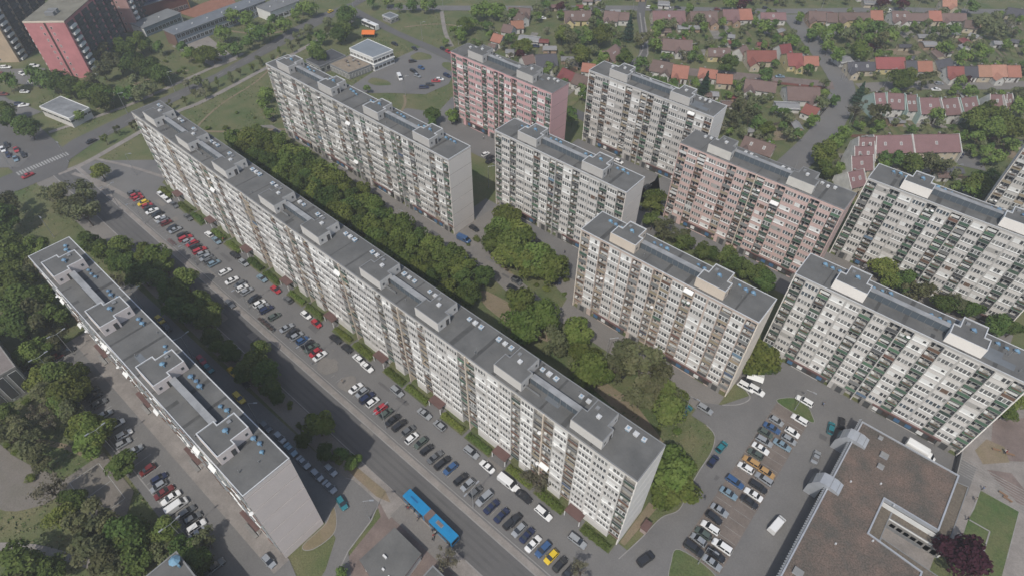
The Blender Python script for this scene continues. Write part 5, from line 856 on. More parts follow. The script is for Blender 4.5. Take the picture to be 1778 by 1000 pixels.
r = empty('market_tent', (-267, 195.5, 0), R(40)); tag(r, 'orange gabled market tent on the grass by the white bus', 'tent')
orange = mat('tent_orange', (.62, .16, .035), .7)
b = MB()
for s_ in (-1, 1): b.face([(-3.4, 0, 3.6), (3.4, 0, 3.6), (3.4, 2.7 * s_, 2.3), (-3.4, 2.7 * s_, 2.3)], orange)
for x in (-3.4, 3.4): b.face([(x, -2.7, 2.3), (x, 2.7, 2.3), (x, 0, 3.6)], orange)
b.build('roof', r)
for x in (-3.3, 3.3):
    for y in (-2.6, 2.6):
        b = MB(); b.cyl(x, y, 0, 2.35, .06, .06, metal, 6); b.build('pole', r)
b = MB(); b.box(-3.3, -3.2, -2.6, 2.6, 0, 2.3, mat('tent_yellow', (.55, .42, .12), .7)); b.build('side_panel', r)
r = axbox('newsstand', 'small grey-roofed newsstand on the grass at the street corner', 'kiosk', -277.5, -270.5, 214, 220, 3, concrete, roofgrey2, rimwhite, 4)
for (x, y, lb) in ((-307, 79.5, 'white folded canvas lying among the trees'), (-300.5, 80.5, 'grey tarpaulin heap beside the white canvas')):
    b = MB(); b.prism([(-2.5, -1.2), (2.2, -1.6), (2.8, 1), (-1.8, 1.8)], 0, .5, white if 'white' in lb else sheetm); b.prism([(-1.6, -.7), (1.2, -.9), (1.4, .5), (-1, .9)], .5, 1.3, white if 'white' in lb else sheetm); o = b.build('tarpaulin', loc=(x, y, 0)); o.rotation_euler = (0, 0, .5); tag(o, lb, 'tarpaulin')
r = empty('car_shelter', (-12.2, 119.9, 0), R(15)); tag(r, 'white fabric shelter under the round tree by the cream block', 'shelter')
b = MB(); b.face([(-2.2, -1.5, 2.3), (2.2, -1.5, 2.3), (2.2, 0, 2.8), (-2.2, 0, 2.8)], white); b.face([(-2.2, 0, 2.8), (2.2, 0, 2.8), (2.2, 1.5, 2.3), (-2.2, 1.5, 2.3)], white); b.build('roof', r)
for x in (-2.1, 2.1):
    for y in (-1.4, 1.4): b = MB(); b.cyl(x, y, 0, 2.3, .05, .05, metal, 6); b.build('pole', r)

# ------------------------------------------------------------------ vehicles
PAINT = dict(w=(.70, .70, .69), s=(.33, .345, .36), g=(.14, .145, .15), k=(.022, .023, .027), r=(.36, .025, .035), m=(.14, .022, .022), b=(.035, .085, .19), n=(.025, .035, .085), y=(.62, .43, .02), t=(.02, .16, .19), o=(.40, .24, .095), l=(.22, .31, .37), e=(.10, .125, .105))
PNAME = dict(w='white', s='silver', g='grey', k='black', r='red', m='dark red', b='blue', n='navy blue', y='yellow', t='teal', o='tan', l='pale blue', e='grey-green')
PMAT = {k: mat('paint_' + PNAME[k].replace(' ', '_').replace('-', '_'), c, .38, metal=.35 if k in 'sgeln' else .05, spec=.5, coat=.5) for k, c in PAINT.items()}
base_paint = PMAT['w']
TYPES = {  # length, half width, belt, roof height, base x0 x1, roof x0 x1, hood height
    'h': (3.95, .84, .92, 1.46, -.47, .26, -.36, .06, .86), 's': (4.45, .86, .90, 1.42, -.31, .24, -.17, .06, .86), 'w': (4.55, .86, .92, 1.48, -.485, .25, -.42, .07, .87),
    'u': (4.55, .92, 1.02, 1.72, -.485, .26, -.43, .09, .98)}
CARS_ME = {}
def ring_loft(b, st, m):
    n = len(st[0]); i0 = len(b.v); k = b.mi(m)
    for s_ in st: b.v += s_
    for j in range(len(st) - 1):
        for a in range(n):
            c = (a + 1) % n; b.f.append((i0 + j * n + a, i0 + (j + 1) * n + a, i0 + (j + 1) * n + c, i0 + j * n + c)); b.m.append(k)
    b.f.append(tuple(i0 + a for a in range(n))); b.m.append(k)
    b.f.append(tuple(i0 + (len(st) - 1) * n + a for a in range(n))[::-1]); b.m.append(k)
def car_meshes(t):
    if t in CARS_ME: return CARS_ME[t]
    L, hw, belt, rh, b0, b1, t0, t1, hood = TYPES[t]
    b = MB()
    def ring(x, wk, top, zb=.28):
        w_ = hw * wk
        h = [(w_ * .88, zb), (w_, zb + .2), (w_ * .99, top - .16), (w_ * .86, top)]
        return [(x, y, z_) for y, z_ in h] + [(x, -y, z_) for y, z_ in h[::-1]]
    rear = belt if t != 's' else belt - .02
    st = [ring(-L * .5, .84, rear - .22, .38), ring(-L * .485, .93, rear - .06, .3), ring(-L * .42, .99, rear), ring(-L * .1, 1, belt), ring(L * .22, 1, belt), ring(L * .30, .99, hood + .02), ring(L * .44, .95, hood - .08), ring(L * .485, .87, hood - .22, .3), ring(L * .5, .76, hood - .34, .38)]
    ring_loft(b, st, base_paint)
    # roof and pillars
    wr = hw * .70; ws = hw * .87
    b.face([(t0 * L, -wr, rh), (t1 * L, -wr, rh), (t1 * L, wr, rh), (t0 * L, wr, rh)], base_paint)
    for s_ in (-1, 1):
        b.face([(t0 * L, s_ * wr, rh), (t1 * L, s_ * wr, rh), (t1 * L + .05, s_ * (wr + .045), rh - .09), (t0 * L - .03, s_ * (wr + .045), rh - .09)], base_paint)
        xm = (t0 + t1) / 2 * L - .1
        b.face([(xm, s_ * (wr + .05), rh - .1), (xm + .12, s_ * (wr + .05), rh - .1), (xm + .14, s_ * (ws + .012), belt - .02), (xm, s_ * (ws + .012), belt - .02)], base_paint)
        b.face([(t1 * L, s_ * (wr + .03), rh - .04), (t1 * L + .09, s_ * (wr + .03), rh - .06), (b1 * L + .03, s_ * (ws + .012), belt), (b1 * L - .09, s_ * (ws + .012), belt)], base_paint)
        b.face([(t0 * L, s_ * (wr + .03), rh - .04), (t0 * L + .14, s_ * (wr + .03), rh - .04), (b0 * L + .2, s_ * (ws + .012), belt), (b0 * L, s_ * (ws + .012), belt)], base_paint)
        b.box(-L * .5 - .005, -L * .47, s_ * hw * .72 - .12, s_ * hw * .72 + .12, .62, .78, canopy_m); b.box(L * .455, L * .492, s_ * hw * .64 - .14, s_ * hw * .64 + .14, .52, .64, framew)
        b.box(b1 * L - .25, b1 * L - .08, s_ * (hw + .08) - .07, s_ * (hw + .08) + .07, belt, belt + .13, base_paint)
    body = b.mesh('car', False)
    g = MB(); e = .0
    A = [(b0 * L, -ws, belt - .03), (b1 * L, -ws, belt - .03), (b1 * L, ws, belt - .03), (b0 * L, ws, belt - .03)]; B = [(t0 * L, -wr, rh - .015), (t1 * L, -wr, rh - .015), (t1 * L, wr, rh - .015), (t0 * L, wr, rh - .015)]
    for i in range(4): j = (i + 1) % 4; g.face([A[i], A[j], B[j], B[i]], carglass)
    g.face(B, carglass)
    gl = g.mesh('window')
    w_ = MB()
    for i in range(12):
        a0, a1 = 2 * math.pi * i / 12, 2 * math.pi * (i + 1) / 12; r0 = .31
        w_.face([(r0 * math.cos(a0), -.1, r0 * math.sin(a0)), (r0 * math.cos(a1), -.1, r0 * math.sin(a1)), (r0 * math.cos(a1), .1, r0 * math.sin(a1)), (r0 * math.cos(a0), .1, r0 * math.sin(a0))], rubber)
        for s_ in (-.1, .1): w_.face([(0, s_, 0), (r0 * math.cos(a0), s_, r0 * math.sin(a0)), (r0 * math.cos(a1), s_, r0 * math.sin(a1))], rubber); w_.face([(0, s_ * 1.06, 0), (.19 * math.cos(a0), s_ * 1.06, .19 * math.sin(a0)), (.19 * math.cos(a1), s_ * 1.06, .19 * math.sin(a1))], metal)
    CARS_ME[t] = (body, gl, w_.mesh('wheel'), L, hw)
    return CARS_ME[t]
VAN = None
def van_meshes():
    global VAN
    if VAN: return VAN
    b = MB(); hw = .98
    def ring(x, wk, top, zb=.32):
        w_ = hw * wk; h = [(w_ * .9, zb), (w_, zb + .2), (w_ * .99, min(1.1, top - .2)), (w_ * (.92 if top > 1.5 else .97), top - .1), (w_ * .82, top)]
        return [(x, y, z_) for y, z_ in h] + [(x, -y, z_) for y, z_ in h[::-1]]
    ring_loft(b, [ring(-2.6, .95, 1.95), ring(-2.55, .98, 2.08), ring(1.0, .98, 2.1), ring(1.25, .97, 2.02), ring(1.9, .97, 1.22), ring(2.4, .92, 1.05), ring(2.6, .8, .85)], base_paint)
    body = b.mesh('van')
    g = MB()
    g.face([(1.30, -.78, 2.0), (1.30, .78, 2.0), (1.93, .86, 1.24), (1.93, -.86, 1.24)][::-1], carglass)
    g.v = [(x + .03, y, z_ + .03) for x, y, z_ in g.v]
    for s_ in (-1, 1):
        q = [(.35, s_ * .985, 1.22), (1.55, s_ * .985, 1.22), (1.1, s_ * .93, 1.85), (.35, s_ * .93, 1.85)]; g.face(q, carglass)
    VAN = (body, g.mesh('window'), car_meshes('h')[2], 5.2, .98)
    return VAN
def paint(o, m):
    for i, s_ in enumerate(o.material_slots):
        if s_.material == base_paint: s_.link = 'OBJECT'; s_.material = m; break
    else:
        if o.material_slots: o.material_slots[0].link = 'OBJECT'; o.material_slots[0].material = m
def put_car(x, y, a, c, t, label, cat, group, wheels=True):
    body, gl, wh, L, hw = van_meshes() if t == 'v' else car_meshes(t)
    root = empty('van' if t == 'v' else 'parked_car', (x, y, .06), R(a)); tag(root, label, cat, group)
    sc = ru(.96, 1.05)
    o = inst(body, 'body', root, (0, 0, 0), 0, (sc, 1, 1)); paint(o, PMAT[c])
    inst(gl, 'window', root, (0, 0, 0), 0, (sc, 1, 1))
    if wheels:
        for sx in (-1, 1):
            for sy in (-1, 1): inst(wh, 'wheel', root, (sx * L * .31, sy * (hw - .1), .31))
    return root
TN = dict(h='hatchback', s='saloon', w='estate car', u='tall car', v='van', t='truck')
for zi, (ph, end, L) in enumerate(DATA['cars']):
    for i, (x, y, a, c, t) in enumerate(L):
        if t == 't': continue
        lab = '%s %s, %s from the %s %s' % (PNAME[c], TN[t], ordinal(i + 1), end, ph)
        if len(lab.split()) > 16: print(len(lab.split()), lab)
        d = math.hypot(x, y)
        put_car(x, y, a + ru(-2, 2), c, t, lab, 'van' if t == 'v' else 'car', 'cars ' + ph, d < 235)
# white box truck by the centre
r = empty('truck', (29.6, 126.2, .04), R(-3)); tag(r, 'white rounded delivery truck behind the brown-roofed centre', 'truck')
b = MB()
def tr(x, w_, top, zb=.7): 
    h = [(w_, zb), (w_, top - .5), (w_ * .9, top - .15), (w_ * .6, top)]; return [(x, y, z_) for y, z_ in h] + [(x, -y, z_) for y, z_ in h[::-1]]
ring_loft(b, [tr(-3.6, 1.12, 3.0), tr(-3.5, 1.2, 3.15), tr(1.4, 1.2, 3.15), tr(1.7, 1.1, 2.9)], white); b.build('cargo_box', r)
b = MB(); ring_loft(b, [tr(1.72, 1.05, 2.3, .4), tr(2.4, 1.05, 2.2, .4), tr(3.0, 1.0, 1.5, .4), tr(3.6, .9, 1.25, .4)], white); b.build('cab', r)
b = MB(); b.face([(2.45, -.85, 2.2), (2.45, .85, 2.2), (3.08, .85, 1.5), (3.08, -.85, 1.5)], carglass); b.build('window', r)
for x in (-2.3, 2.4):
    for y in (-1, 1): inst(car_meshes('h')[2], 'wheel', r, (x, y, .36), 0, (1.15, 1.3, 1.15))
# the blue articulated bus
busblue = mat('bus_blue', (.015, .20, .41), .38, .12, .6, coat=.4); bellow = mat('bellows', (.16, .12, .11), .9)
def bus_section(r, x0, x1, front, m):
    b = MB()
    def rg(x, k=1.0, top=3.0): 
        h = [(1.26 * k, .35), (1.27 * k, 1.0), (1.25 * k, 2.7), (1.12 * k, top)]; return [(x, y, z_) for y, z_ in h] + [(x, -y, z_) for y, z_ in h[::-1]]
    ring_loft(b, [rg(x0, .96, 2.92), rg(x0 + .15), rg(x1 - .15), rg(x1, .96, 2.92)], m); b.build('body', r)
    for s_ in (-1, 1):
        n = int((x1 - x0) / 1.35)
        for i in range(n):
            b = MB(); a = x0 + .25 + i * (x1 - x0 - .5) / n; c = a + (x1 - x0 - .5) / n - .1
            z0_ = .45 if (i % 3 == 1 and s_ == -1) else 1.25
            y = s_ * 1.262; b.face([(a, y + s_ * .012, z0_), (c, y + s_ * .012, z0_), (c, y - s_ * .005, 2.6), (a, y - s_ * .005, 2.6)], carglass); b.build('door' if z0_ < 1 else 'window', r)
    for x in ((x0 + 2.2, x1 - 1.2) if front else (x0 + 2.6,)):
        for y in (-1.15, 1.15): inst(car_meshes('h')[2], 'wheel', r, (x, y, .46), 0, (1.5, 1.6, 1.5))
r = empty('articulated_bus', (-52.4, 33.2, .04), R(-1.5)); tag(r, 'bright blue articulated bus standing at the stop on the avenue', 'bus')
bus_section(r, -8.3, -.9, False, busblue); bus_section(r, .75, 8.3, True, busblue)
b = MB()
for i in range(8): b.box(-.9 + i * .206, -.9 + i * .206 + .14, -1.2, 1.2, .4, 2.95, bellow)
b.box(-.9, .75, -1.1, 1.1, .5, 2.85, bellow); b.build('bellows', r)
busdk = mat('bus_blue_dark', (.012, .10, .24), .5)
b = MB(); b.box(-6.6, -4.2, -.18, .18, 2.9, 3.12, busdk); b.build('roof_unit', r)
b = MB(); b.box(2.3, 4.3, -.42, .42, 2.9, 3.16, rimgrey); b.box(2.5, 4.1, -.3, .3, 3.16, 3.2, bellow); b.build('roof_unit', r)
b = MB(); b.box(5.5, 6.8, -.35, .35, 2.9, 3.08, busblue); b.build('roof_unit', r)
b = MB(); b.box(-7.9, -7.3, -.5, .5, 2.9, 3.06, busblue); b.build('roof_unit', r)
b = MB(); b.face([(8.31, -1.05, 1.2), (8.31, 1.05, 1.2), (8.30, 1.05, 2.6), (8.30, -1.05, 2.6)], carglass); b.build('windscreen', r)
r = empty('bus', (-275.5, 203.6, .04), R(0)); tag(r, 'white city bus at the stop beside the orange tent', 'bus')
bus_section(r, -6, 6, True, PMAT['w'])
b = MB(); b.box(-2, 0, -.5, .5, 2.95, 3.15, rimgrey); b.build('roof_unit', r)

# ------------------------------------------------------------------ trees
LC = {'g': ('green', (.104, .152, .036), (.176, .215, .064)), 'd': ('dark', (.072, .116, .034), (.122, .165, .052)), 'o': ('olive', (.112, .130, .060), (.172, .174, .096)),
      'y': ('light', (.108, .160, .042), (.175, .210, .070)), 'm': ('maroon', (.050, .018, .026), (.078, .030, .038)), 'b': ('bare', (.13, .128, .085), (.18, .165, .12)), 'c': ('spruce', (.034, .066, .045), (.060, .096, .072))}
LEAF = {k: leafmat('leaf_' + v[0], v[1], v[2]) for k, v in LC.items()}
LEAFFAR = {k: leafmat('far_leaf_' + v[0], v[1], v[2], .3, .22) for k, v in LC.items()}
def rdir(rg):
    z = rg.uniform(-1, 1); t = rg.uniform(0, 2 * math.pi); s_ = math.sqrt(1 - z * z); return Vector((s_ * math.cos(t), s_ * math.sin(t), z))
def leafquad(b, p, nrm, sz, rg, m):
    n = (nrm + rdir(rg) * .75).normalized(); u = n.orthogonal().normalized(); a = rg.uniform(0, 6.28)
    u = u * math.cos(a) + n.cross(u) * math.sin(a); v = n.cross(u); k = rg.uniform(.6, 1.0)
    b.face([p - u * sz - v * sz * k * .4, p + u * sz * .2 - v * sz * k, p + u * sz + v * sz * k * .3, p - u * sz * .1 + v * sz * k], m)
def crown_mb(seed, n, lobes, flat=.9, size=.075, spread=.72, lr=(.30, .5), m=None, hollow=.75):
    """Unit crown: radius about 1 round the origin, made of leaf clumps on a set of uneven lobes."""
    rg = random.Random(seed); b = MB(); Ls = []
    for i in range(lobes):
        d = rdir(rg); k = rg.uniform(.25, 1) ** .5 * spread
        Ls.append((Vector((d.x * k, d.y * k, d.z * k * flat * .9)), rg.uniform(*lr)))
    for i in range(n):
        c, r0 = Ls[rg.randrange(lobes)]
        d = rdir(rg)
        if d.z < -.25 and rg.random() < .7: d.z = -d.z
        q = r0 * (rg.uniform(hollow, 1.06) if rg.random() < .85 else rg.uniform(.2, .8))
        p = c + d * q; p.z *= flat
        o = Vector((p.x, p.y, p.z + .25)).normalized()
        leafquad(b, p, (d * .5 + o * .6).normalized(), size * rg.uniform(.65, 1.35), rg, m)
    return b
def trunk_mb(seed, h, r, limbs=5, bare=False):
    rg = random.Random(seed); b = MB(); p = Vector((0, 0, 0)); top = h * .55
    q = Vector((rg.uniform(-.08, .08) * h, rg.uniform(-.08, .08) * h, top)); b.tube(p, q, r, r * .7, bark, 7)
    for i in range(limbs + (6 if bare else 0)):
        t = 2 * math.pi * i / limbs + rg.uniform(-.4, .4); s0 = p.lerp(q, rg.uniform(.6, 1))
        e = s0 + Vector((math.cos(t) * h * rg.uniform(.2, .36), math.sin(t) * h * rg.uniform(.2, .36), h * rg.uniform(.2, .42))); b.tube(s0, e, r * .45, r * .15, bark, 5)
        for k in range(2):
            s1 = s0.lerp(e, rg.uniform(.4, .8)); e1 = s1 + rdir(rg) * h * .14 + Vector((0, 0, h * .08)); b.tube(s1, e1, r * .2, r * .06, bark, 4)
    return b
dummy = LEAF['g']
CROWNS = {'dense': [crown_mb(10 + i, 2600, 13 + i % 3, .92, .074, m=dummy).mesh('crown') for i in range(5)],
          'loose': [crown_mb(40 + i, 1350, 12, 1.0, .07, .80, (.22, .40), m=dummy, hollow=.45).mesh('crown') for i in range(4)],
          'sparse': [crown_mb(60 + i, 620, 14, 1.0, .055, .82, (.18, .34), m=dummy, hollow=.2).mesh('crown') for i in range(3)]}
b = MB(); rg = random.Random(3)
for i in range(1900):
    t = rg.random() ** .8; z_ = -1.4 + 2.9 * t; rr_ = (1 - t) * .95 * (.72 + .28 * math.cos(z_ * 16)) * rg.uniform(.6, 1.05) + .02; a = rg.uniform(0, 6.28)
    leafquad(b, Vector((rr_ * math.cos(a), rr_ * math.sin(a), z_)), Vector((math.cos(a), math.sin(a), .6)), .07, rg, LEAF['c'])
CROWNS['cone'] = [b.mesh('crown')]
SHRUB = [crown_mb(80 + i, 700, 7, .7, .10, .6, (.4, .6), m=dummy).mesh('crown') for i in range(3)]
TRUNKS = [trunk_mb(i, 1.0, .035).mesh('trunk') for i in range(3)]; TRUNKB = [trunk_mb(20 + i, 1.25, .035, 6, True).mesh('trunk') for i in range(2)]
TNAME = {'g': ('tree', 'dense mid-green tree'), 'd': ('tree', 'dark green tree'), 'o': ('tree', 'loose olive-green tree'), 'y': ('tree', 'bright light-green tree'), 'm': ('tree', 'dark maroon-leaved tree'), 'b': ('tree', 'grey half-bare tree'), 'c': ('spruce_tree', 'tall blue-green spruce'), 'u': ('shrub', 'small rounded shrub')}
TREES_DONE = []
def put_tree(x, y, t, r, label, group=None):
    k = {'g': 'dense', 'd': 'dense', 'm': 'dense', 'y': 'dense', 'o': 'loose', 'b': 'sparse', 'c': 'cone'}.get(t)
    root = empty(TNAME[t][0], (x, y, 0), ru(0, 6.28)); tag(root, label, 'shrub' if t == 'u' else 'tree', group)
    if t == 'u':
        o = inst(random.choice(SHRUB), 'crown', root, (0, 0, r * .55), 0, (r, r, r * .9)); paint_leaf(o, LEAF['g']); return root
    me = random.choice(CROWNS[k]); hz = {'cone': 1.35 * r}.get(k, 1.08 * r + .5)
    o = inst(me, 'crown', root, (0, 0, hz), 0, (r * ru(.95, 1.08), r * ru(.95, 1.08), r * ru(.88, 1.05)))
    if t != 'c': paint_leaf(o, LEAF[t])
    h = hz * (1.12 if k != 'cone' else 1.0)
    inst(random.choice(TRUNKB if k == 'sparse' else TRUNKS), 'trunk', root, (0, 0, 0), 0, (h, h, h))
    TREES_DONE.append((x, y, r)); return root
def paint_leaf(o, m): o.material_slots[0].link = 'OBJECT'; o.material_slots[0].material = m
FOOT = [(-223.5, 58, 207.5, 10.6), (-219.6, 109.4, 100.6, 10.8), (-173, 164.4, 52.4, 11), (-121.5, 188, 53.4, 11), (-120.3, 132, 53, 11), (-69.5, 166.3, 54, 11), (-68.4, 109.7, 53, 11), (-16.3, 131.6, 54, 11), (-16.1, 186.7, 54, 11), (-171.8, 5.6, 101.4, 11), (17, 239.6, 54, 11), (14, 40, 27, 82)]
def clear(x, y, g=1.6): return not any(a - g < x < a + c + g and b2 - g < y < b2 + d + g for a, b2, c, d in FOOT)
ZONES = [  # for labels: (phrase, test)
    ('by the shaded lane', lambda x, y: 16 < y < 32 and -185 < x < -60), ('in the park left of the near block', lambda x, y: y <= 16 and x > -185),
    ('before the longest block', lambda x, y: 40 < y < 58 and x > -226), ('in the dense tree belt', lambda x, y: 58 <= y < 104 and -232 < x < -60), ('behind the near end of the long block', lambda x, y: 58 <= y < 108 and -60 <= x < -5),
    ('on the round green island', lambda x, y: 104 <= y < 122 and -112 < x < -60), ('near the end of the cream block', lambda x, y: 104 <= y < 132 and -60 <= x < 6),
    ('by the lawn of the square', lambda x, y: y < 130 and x >= 6), ('behind the middle blocks', lambda x, y: 104 <= y < 202 and -178 < x <= 60),
    ('near the top-left crossing', lambda x, y: y < 62 and x <= -185), ('around the two towers', lambda x, y: x < -285 and y < 110), ('in the school grounds', lambda x, y: x < -292 and y >= 110),
    ('around the white shop hall', lambda x, y: x < -178 and y < 215), ('along the second street', lambda x, y: x < -205 and y >= 200), ('in the gardens left of the wide street', lambda x, y: x < -52 and y < 345), ('in the gardens right of the wide street', lambda x, y: x >= -52 and y < 345), ('in the far gardens below the top street', lambda x, y: True)]
def zone(x, y):
    for i, (p, f) in enumerate(ZONES):
        if f(x, y): return i
plan = [tuple(t) for t in DATA['trees']]
plan = [(x, y, t, r) for x, y, t, r in plan if clear(x, y)]
thin = []
for i, (x, y, t, r) in enumerate(plan):            # the park by the near block is open woodland
    if y < 14 and x > -215:
        if i % 9 == 1 and x > -175: continue
        r *= .87; t = {'d': 'o' if i % 3 == 0 else 'd', 'g': 'o' if i % 4 == 0 else 'g'}.get(t, t)
    elif y < 34 and x > -215: r *= .88
    thin.append((x, y, t, r))
plan = thin
rg = random.Random(11)
for V, off in ((89.0, 0), (94.0, 3.3), (98.6, 1.2)):           # the dense belt behind the longest block
    x = -222 + off
    while x < -92:
        yy = V + rg.uniform(-1.3, 1.3) + (4 if x > -150 else 6) * (x + 222) / 130 * -.45
        plan.append((x, yy, 'g' if rg.random() < .72 else 'd', rg.uniform(3.7, 5.4))); x += rg.uniform(5.4, 8.2)
for x in (-212, -196, -178, -160): plan.append((x, 103 + rg.uniform(-1, 1), 'g', 3.4))
# houses first, so that garden trees can stand clear of them
HB = [(h[0], h[1], R(h[2]), h[3] / 2, h[4]) for h in DATA['houses'] + DATA['terr']]
def inhouse(x, y, g):
    for hx, hy, a, l, d in HB:
        dx, dy = x - hx, y - hy; u = dx * math.cos(a) + dy * math.sin(a); v = -dx * math.sin(a) + dy * math.cos(a)
        if abs(u) < l + g and abs(v) < d + g: return True
    return False
ROADS = [([(-290, 228), (-262, 251), (-214.9, 292.2), (-176.5, 326), (-118, 371.7), (-64, 422), (-31, 448), (60, 526)], 5.5), ([(-48, 203), (-46, 240), (-46, 262), (-49.5, 290), (-57, 313), (-78, 340), (-108, 374)], 7.5), ([(-48, 312), (-30, 331), (10, 366), (70, 418)], 6), ([(-58, 306), (-88, 290), (-128, 267), (-150, 258)], 5.5), ([(-174, 319), (-160, 299), (-147, 279), (-143, 268), (-146, 258)], 4.5)]
def onroad(x, y, g=0):
    p = Vector((x, y))
    for pts, w_ in ROADS:
        for a, b2 in zip(pts[:-1], pts[1:]):
            a = Vector(a); b2 = Vector(b2); d = b2 - a; t = max(0, min(1, (p - a).dot(d) / d.length_squared))
            if (a + d * t - p).length < w_ + g: return True
    return False
cnt = 0
while cnt < 800:
    x = rg.uniform(-235, 40); y = rg.uniform(212, 460)
    # keep to what the frame can see of the house quarter
    if y - 212 < (x + 52) * .1 and x < -110 and y < 222: continue
    if y > 372 + (x + 118) * .93 + 60 or y > 300 + (x + 205) * .86 + 70: continue
    if inhouse(x, y, 1.2) or onroad(x, y) or not clear(x, y): continue
    if any((x - q[0]) ** 2 + (y - q[1]) ** 2 < ((r0 := q[3]) * .55 + 1.0) ** 2 for q in plan): continue
    plan.append((x, y, rg.choice('gggoooddyoob'), rg.uniform(1.3, 3.2))); cnt += 1
plan.sort(key=lambda q: -q[3] / math.sqrt(q[0] ** 2 + q[1] ** 2 + 19600))
spr = [q for q in plan if q[2] == 'c']; plan = [q for q in plan if q[2] != 'c']
plan, rest = plan[:292] + spr, plan[292:]
fb = MB(); FARC = {k: [crown_mb(90 + i, n_, 9, .95, .12, .7, (.3, .5), m=dummy, hollow=.6) for i in range(2)] for k, n_ in (('n', 520), ('b', 220))}
for i, (x, y, t, r) in enumerate(rest):
    while inhouse(x, y, .3) and r < 4.4: y -= 1.2; x += 1.0
    src = FARC['b' if t == 'b' else 'n'][i % 2]; a = rg.uniform(0, 6.28); c_, s_ = math.cos(a), math.sin(a); i0 = len(fb.v); k0 = fb.mi(LEAFFAR[t]); hz_ = r * 1.05 + .5; rz_ = r * rg.uniform(.85, 1.05)
    fb.v += [(x + (p[0] * c_ - p[1] * s_) * r, y + (p[0] * s_ + p[1] * c_) * r, hz_ + p[2] * rz_) for p in src.v]
    fb.f += [tuple(q_ + i0 for q_ in f) for f in src.f]; fb.m += [k0] * len(src.f)
    fb.tube((x, y, 0), (x, y, hz_), .14, .08, bark, 5)
if rest:
    o = fb.build('garden_trees'); o['kind'] = 'stuff'
zl = {}
for q in plan: zl.setdefault((zone(q[0], q[1]), q[2]), []).append(q)
for (zi, t), L in zl.items():
    L.sort(key=lambda q: q[0])
    for i, (x, y, t, r) in enumerate(L):
        while inhouse(x, y, .3) and r < 4.4: y -= 1.2; x += 1.0
        lab = '%s, %s%s' % (TNAME[t][1], (ordinal(i + 1) + ' from the far end ') if len(L) > 1 else '', ZONES[zi][0])
        put_tree(x, y, t, r, lab, 'trees ' + ZONES[zi][0])
# shrubs in the lawns and young trees along the boulevard
SHG = {}
def shrubs(n, x0, x1, y0, y1, where, test=lambda x, y: True):
    L = []
    while len(L) < n:
        x = rg.uniform(x0, x1); y = rg.uniform(y0, y1)
        if clear(x, y) and test(x, y): L.append((x, y))
    for i, (x, y) in enumerate(sorted(L)):
        put_tree(x, y, 'u', rg.uniform(.7, 1.6), 'small rounded shrub, %s from the far end %s' % (ordinal(i + 1), where), 'shrubs ' + where)
shrubs(26, -330, -292, 48, 118, 'around the crossing pavilion', lambda x, y: not (-316 < x < -289 and 46 < y < 64) and x < -298 + (y - 100) * .0)
shrubs(16, -258, -232, 66, 150, 'on the lawn behind the long block end')
shrubs(18, -160, -74, -24, -8, 'in the park by the bays', lambda x, y: not (-130 < x < -102))
shrubs(14, -160, -74, 27.4, 31.6, 'on the strip by the avenue')
shrubs(10, -64, -20, 86, 98, 'on the lawn behind the long block')
shrubs(10, -112, -72, 108, 119, 'beside the round island')
shrubs(8, 58, 64, 120, 140, 'at the right of the square')
for i in range(24):
    y = 56 + i * 6.3; x = -269 - (y - 50) * .135 + (0 if i % 2 else 2.2); t = 'o' if i % 3 else 'y'; r = rg.uniform(1.4, 2.3)
    root = empty('young_tree', (x, y, 0)); tag(root, 'slim young street tree, %s from the crossing along the boulevard path' % ordinal(i + 1), 'tree', 'young trees along the boulevard')
    o = inst(random.choice(CROWNS['loose']), 'crown', root, (0, 0, 3.2), rg.uniform(0, 6), (r, r, r * 1.25)); paint_leaf(o, LEAF[t]); inst(TRUNKS[0], 'trunk', root, (0, 0, 0), 0, (3.4, 3.4, 3.4))
# clipped hedges below the longest block, one bed between each pair of entrances
def hedge(x0, x1, y, wd, h, label, m, seed):
    rg = random.Random(seed); b = MB(); L = x1 - x0; n = int(L * 90)
    for i in range(n):
        u = rg.uniform(0, L); k = .6 + .4 * math.sin(u * 1.3 + seed) * math.sin(u * .57 + 1)
        v = rg.uniform(-.5, .5) * wd * (.7 + .3 * k); z_ = (h * (.55 + .45 * k)) * (1 - (2 * v / wd) ** 2 * .6) * (rg.uniform(.8, 1.05) if rg.random() < .8 else rg.uniform(.2, .8))
        leafquad(b, Vector((u - L / 2, v, z_)), Vector((0, v * .8, 1)).normalized(), .2 * rg.uniform(.7, 1.3), rg, m)
    o = b.build('hedge', loc=((x0 + x1) / 2, y, 0)); tag(o, label, 'hedge', 'hedges below the longest block'); return o
hi = 0
for s in range(9):
    xm = -223 + s * 22.99 + 11.5
    for a, c in ((xm - 10.6, xm - 2.6), (xm + 3.2, xm + 10.8)):
        hi += 1
        yb = 55.6 - (a + 223) * .0035
        hedge(a, c, yb, ru(1.6, 2.6), ru(1.0, 1.9), 'leafy green hedge bed, %s from the far end below the longest block' % ordinal(hi), LEAF['g' if hi % 3 else 'd'], hi)
bedm = dirt
for s in range(9):
    xm = -223 + s * 22.99 + 11.5
    for a, c in ((xm - 11, xm - 2.3), (xm + 2.9, xm + 11.2)): sheet('garden_bed', [(a, 53.9), (c, 53.9), (c, 57.6), (a, 57.8)], Z3, grass)

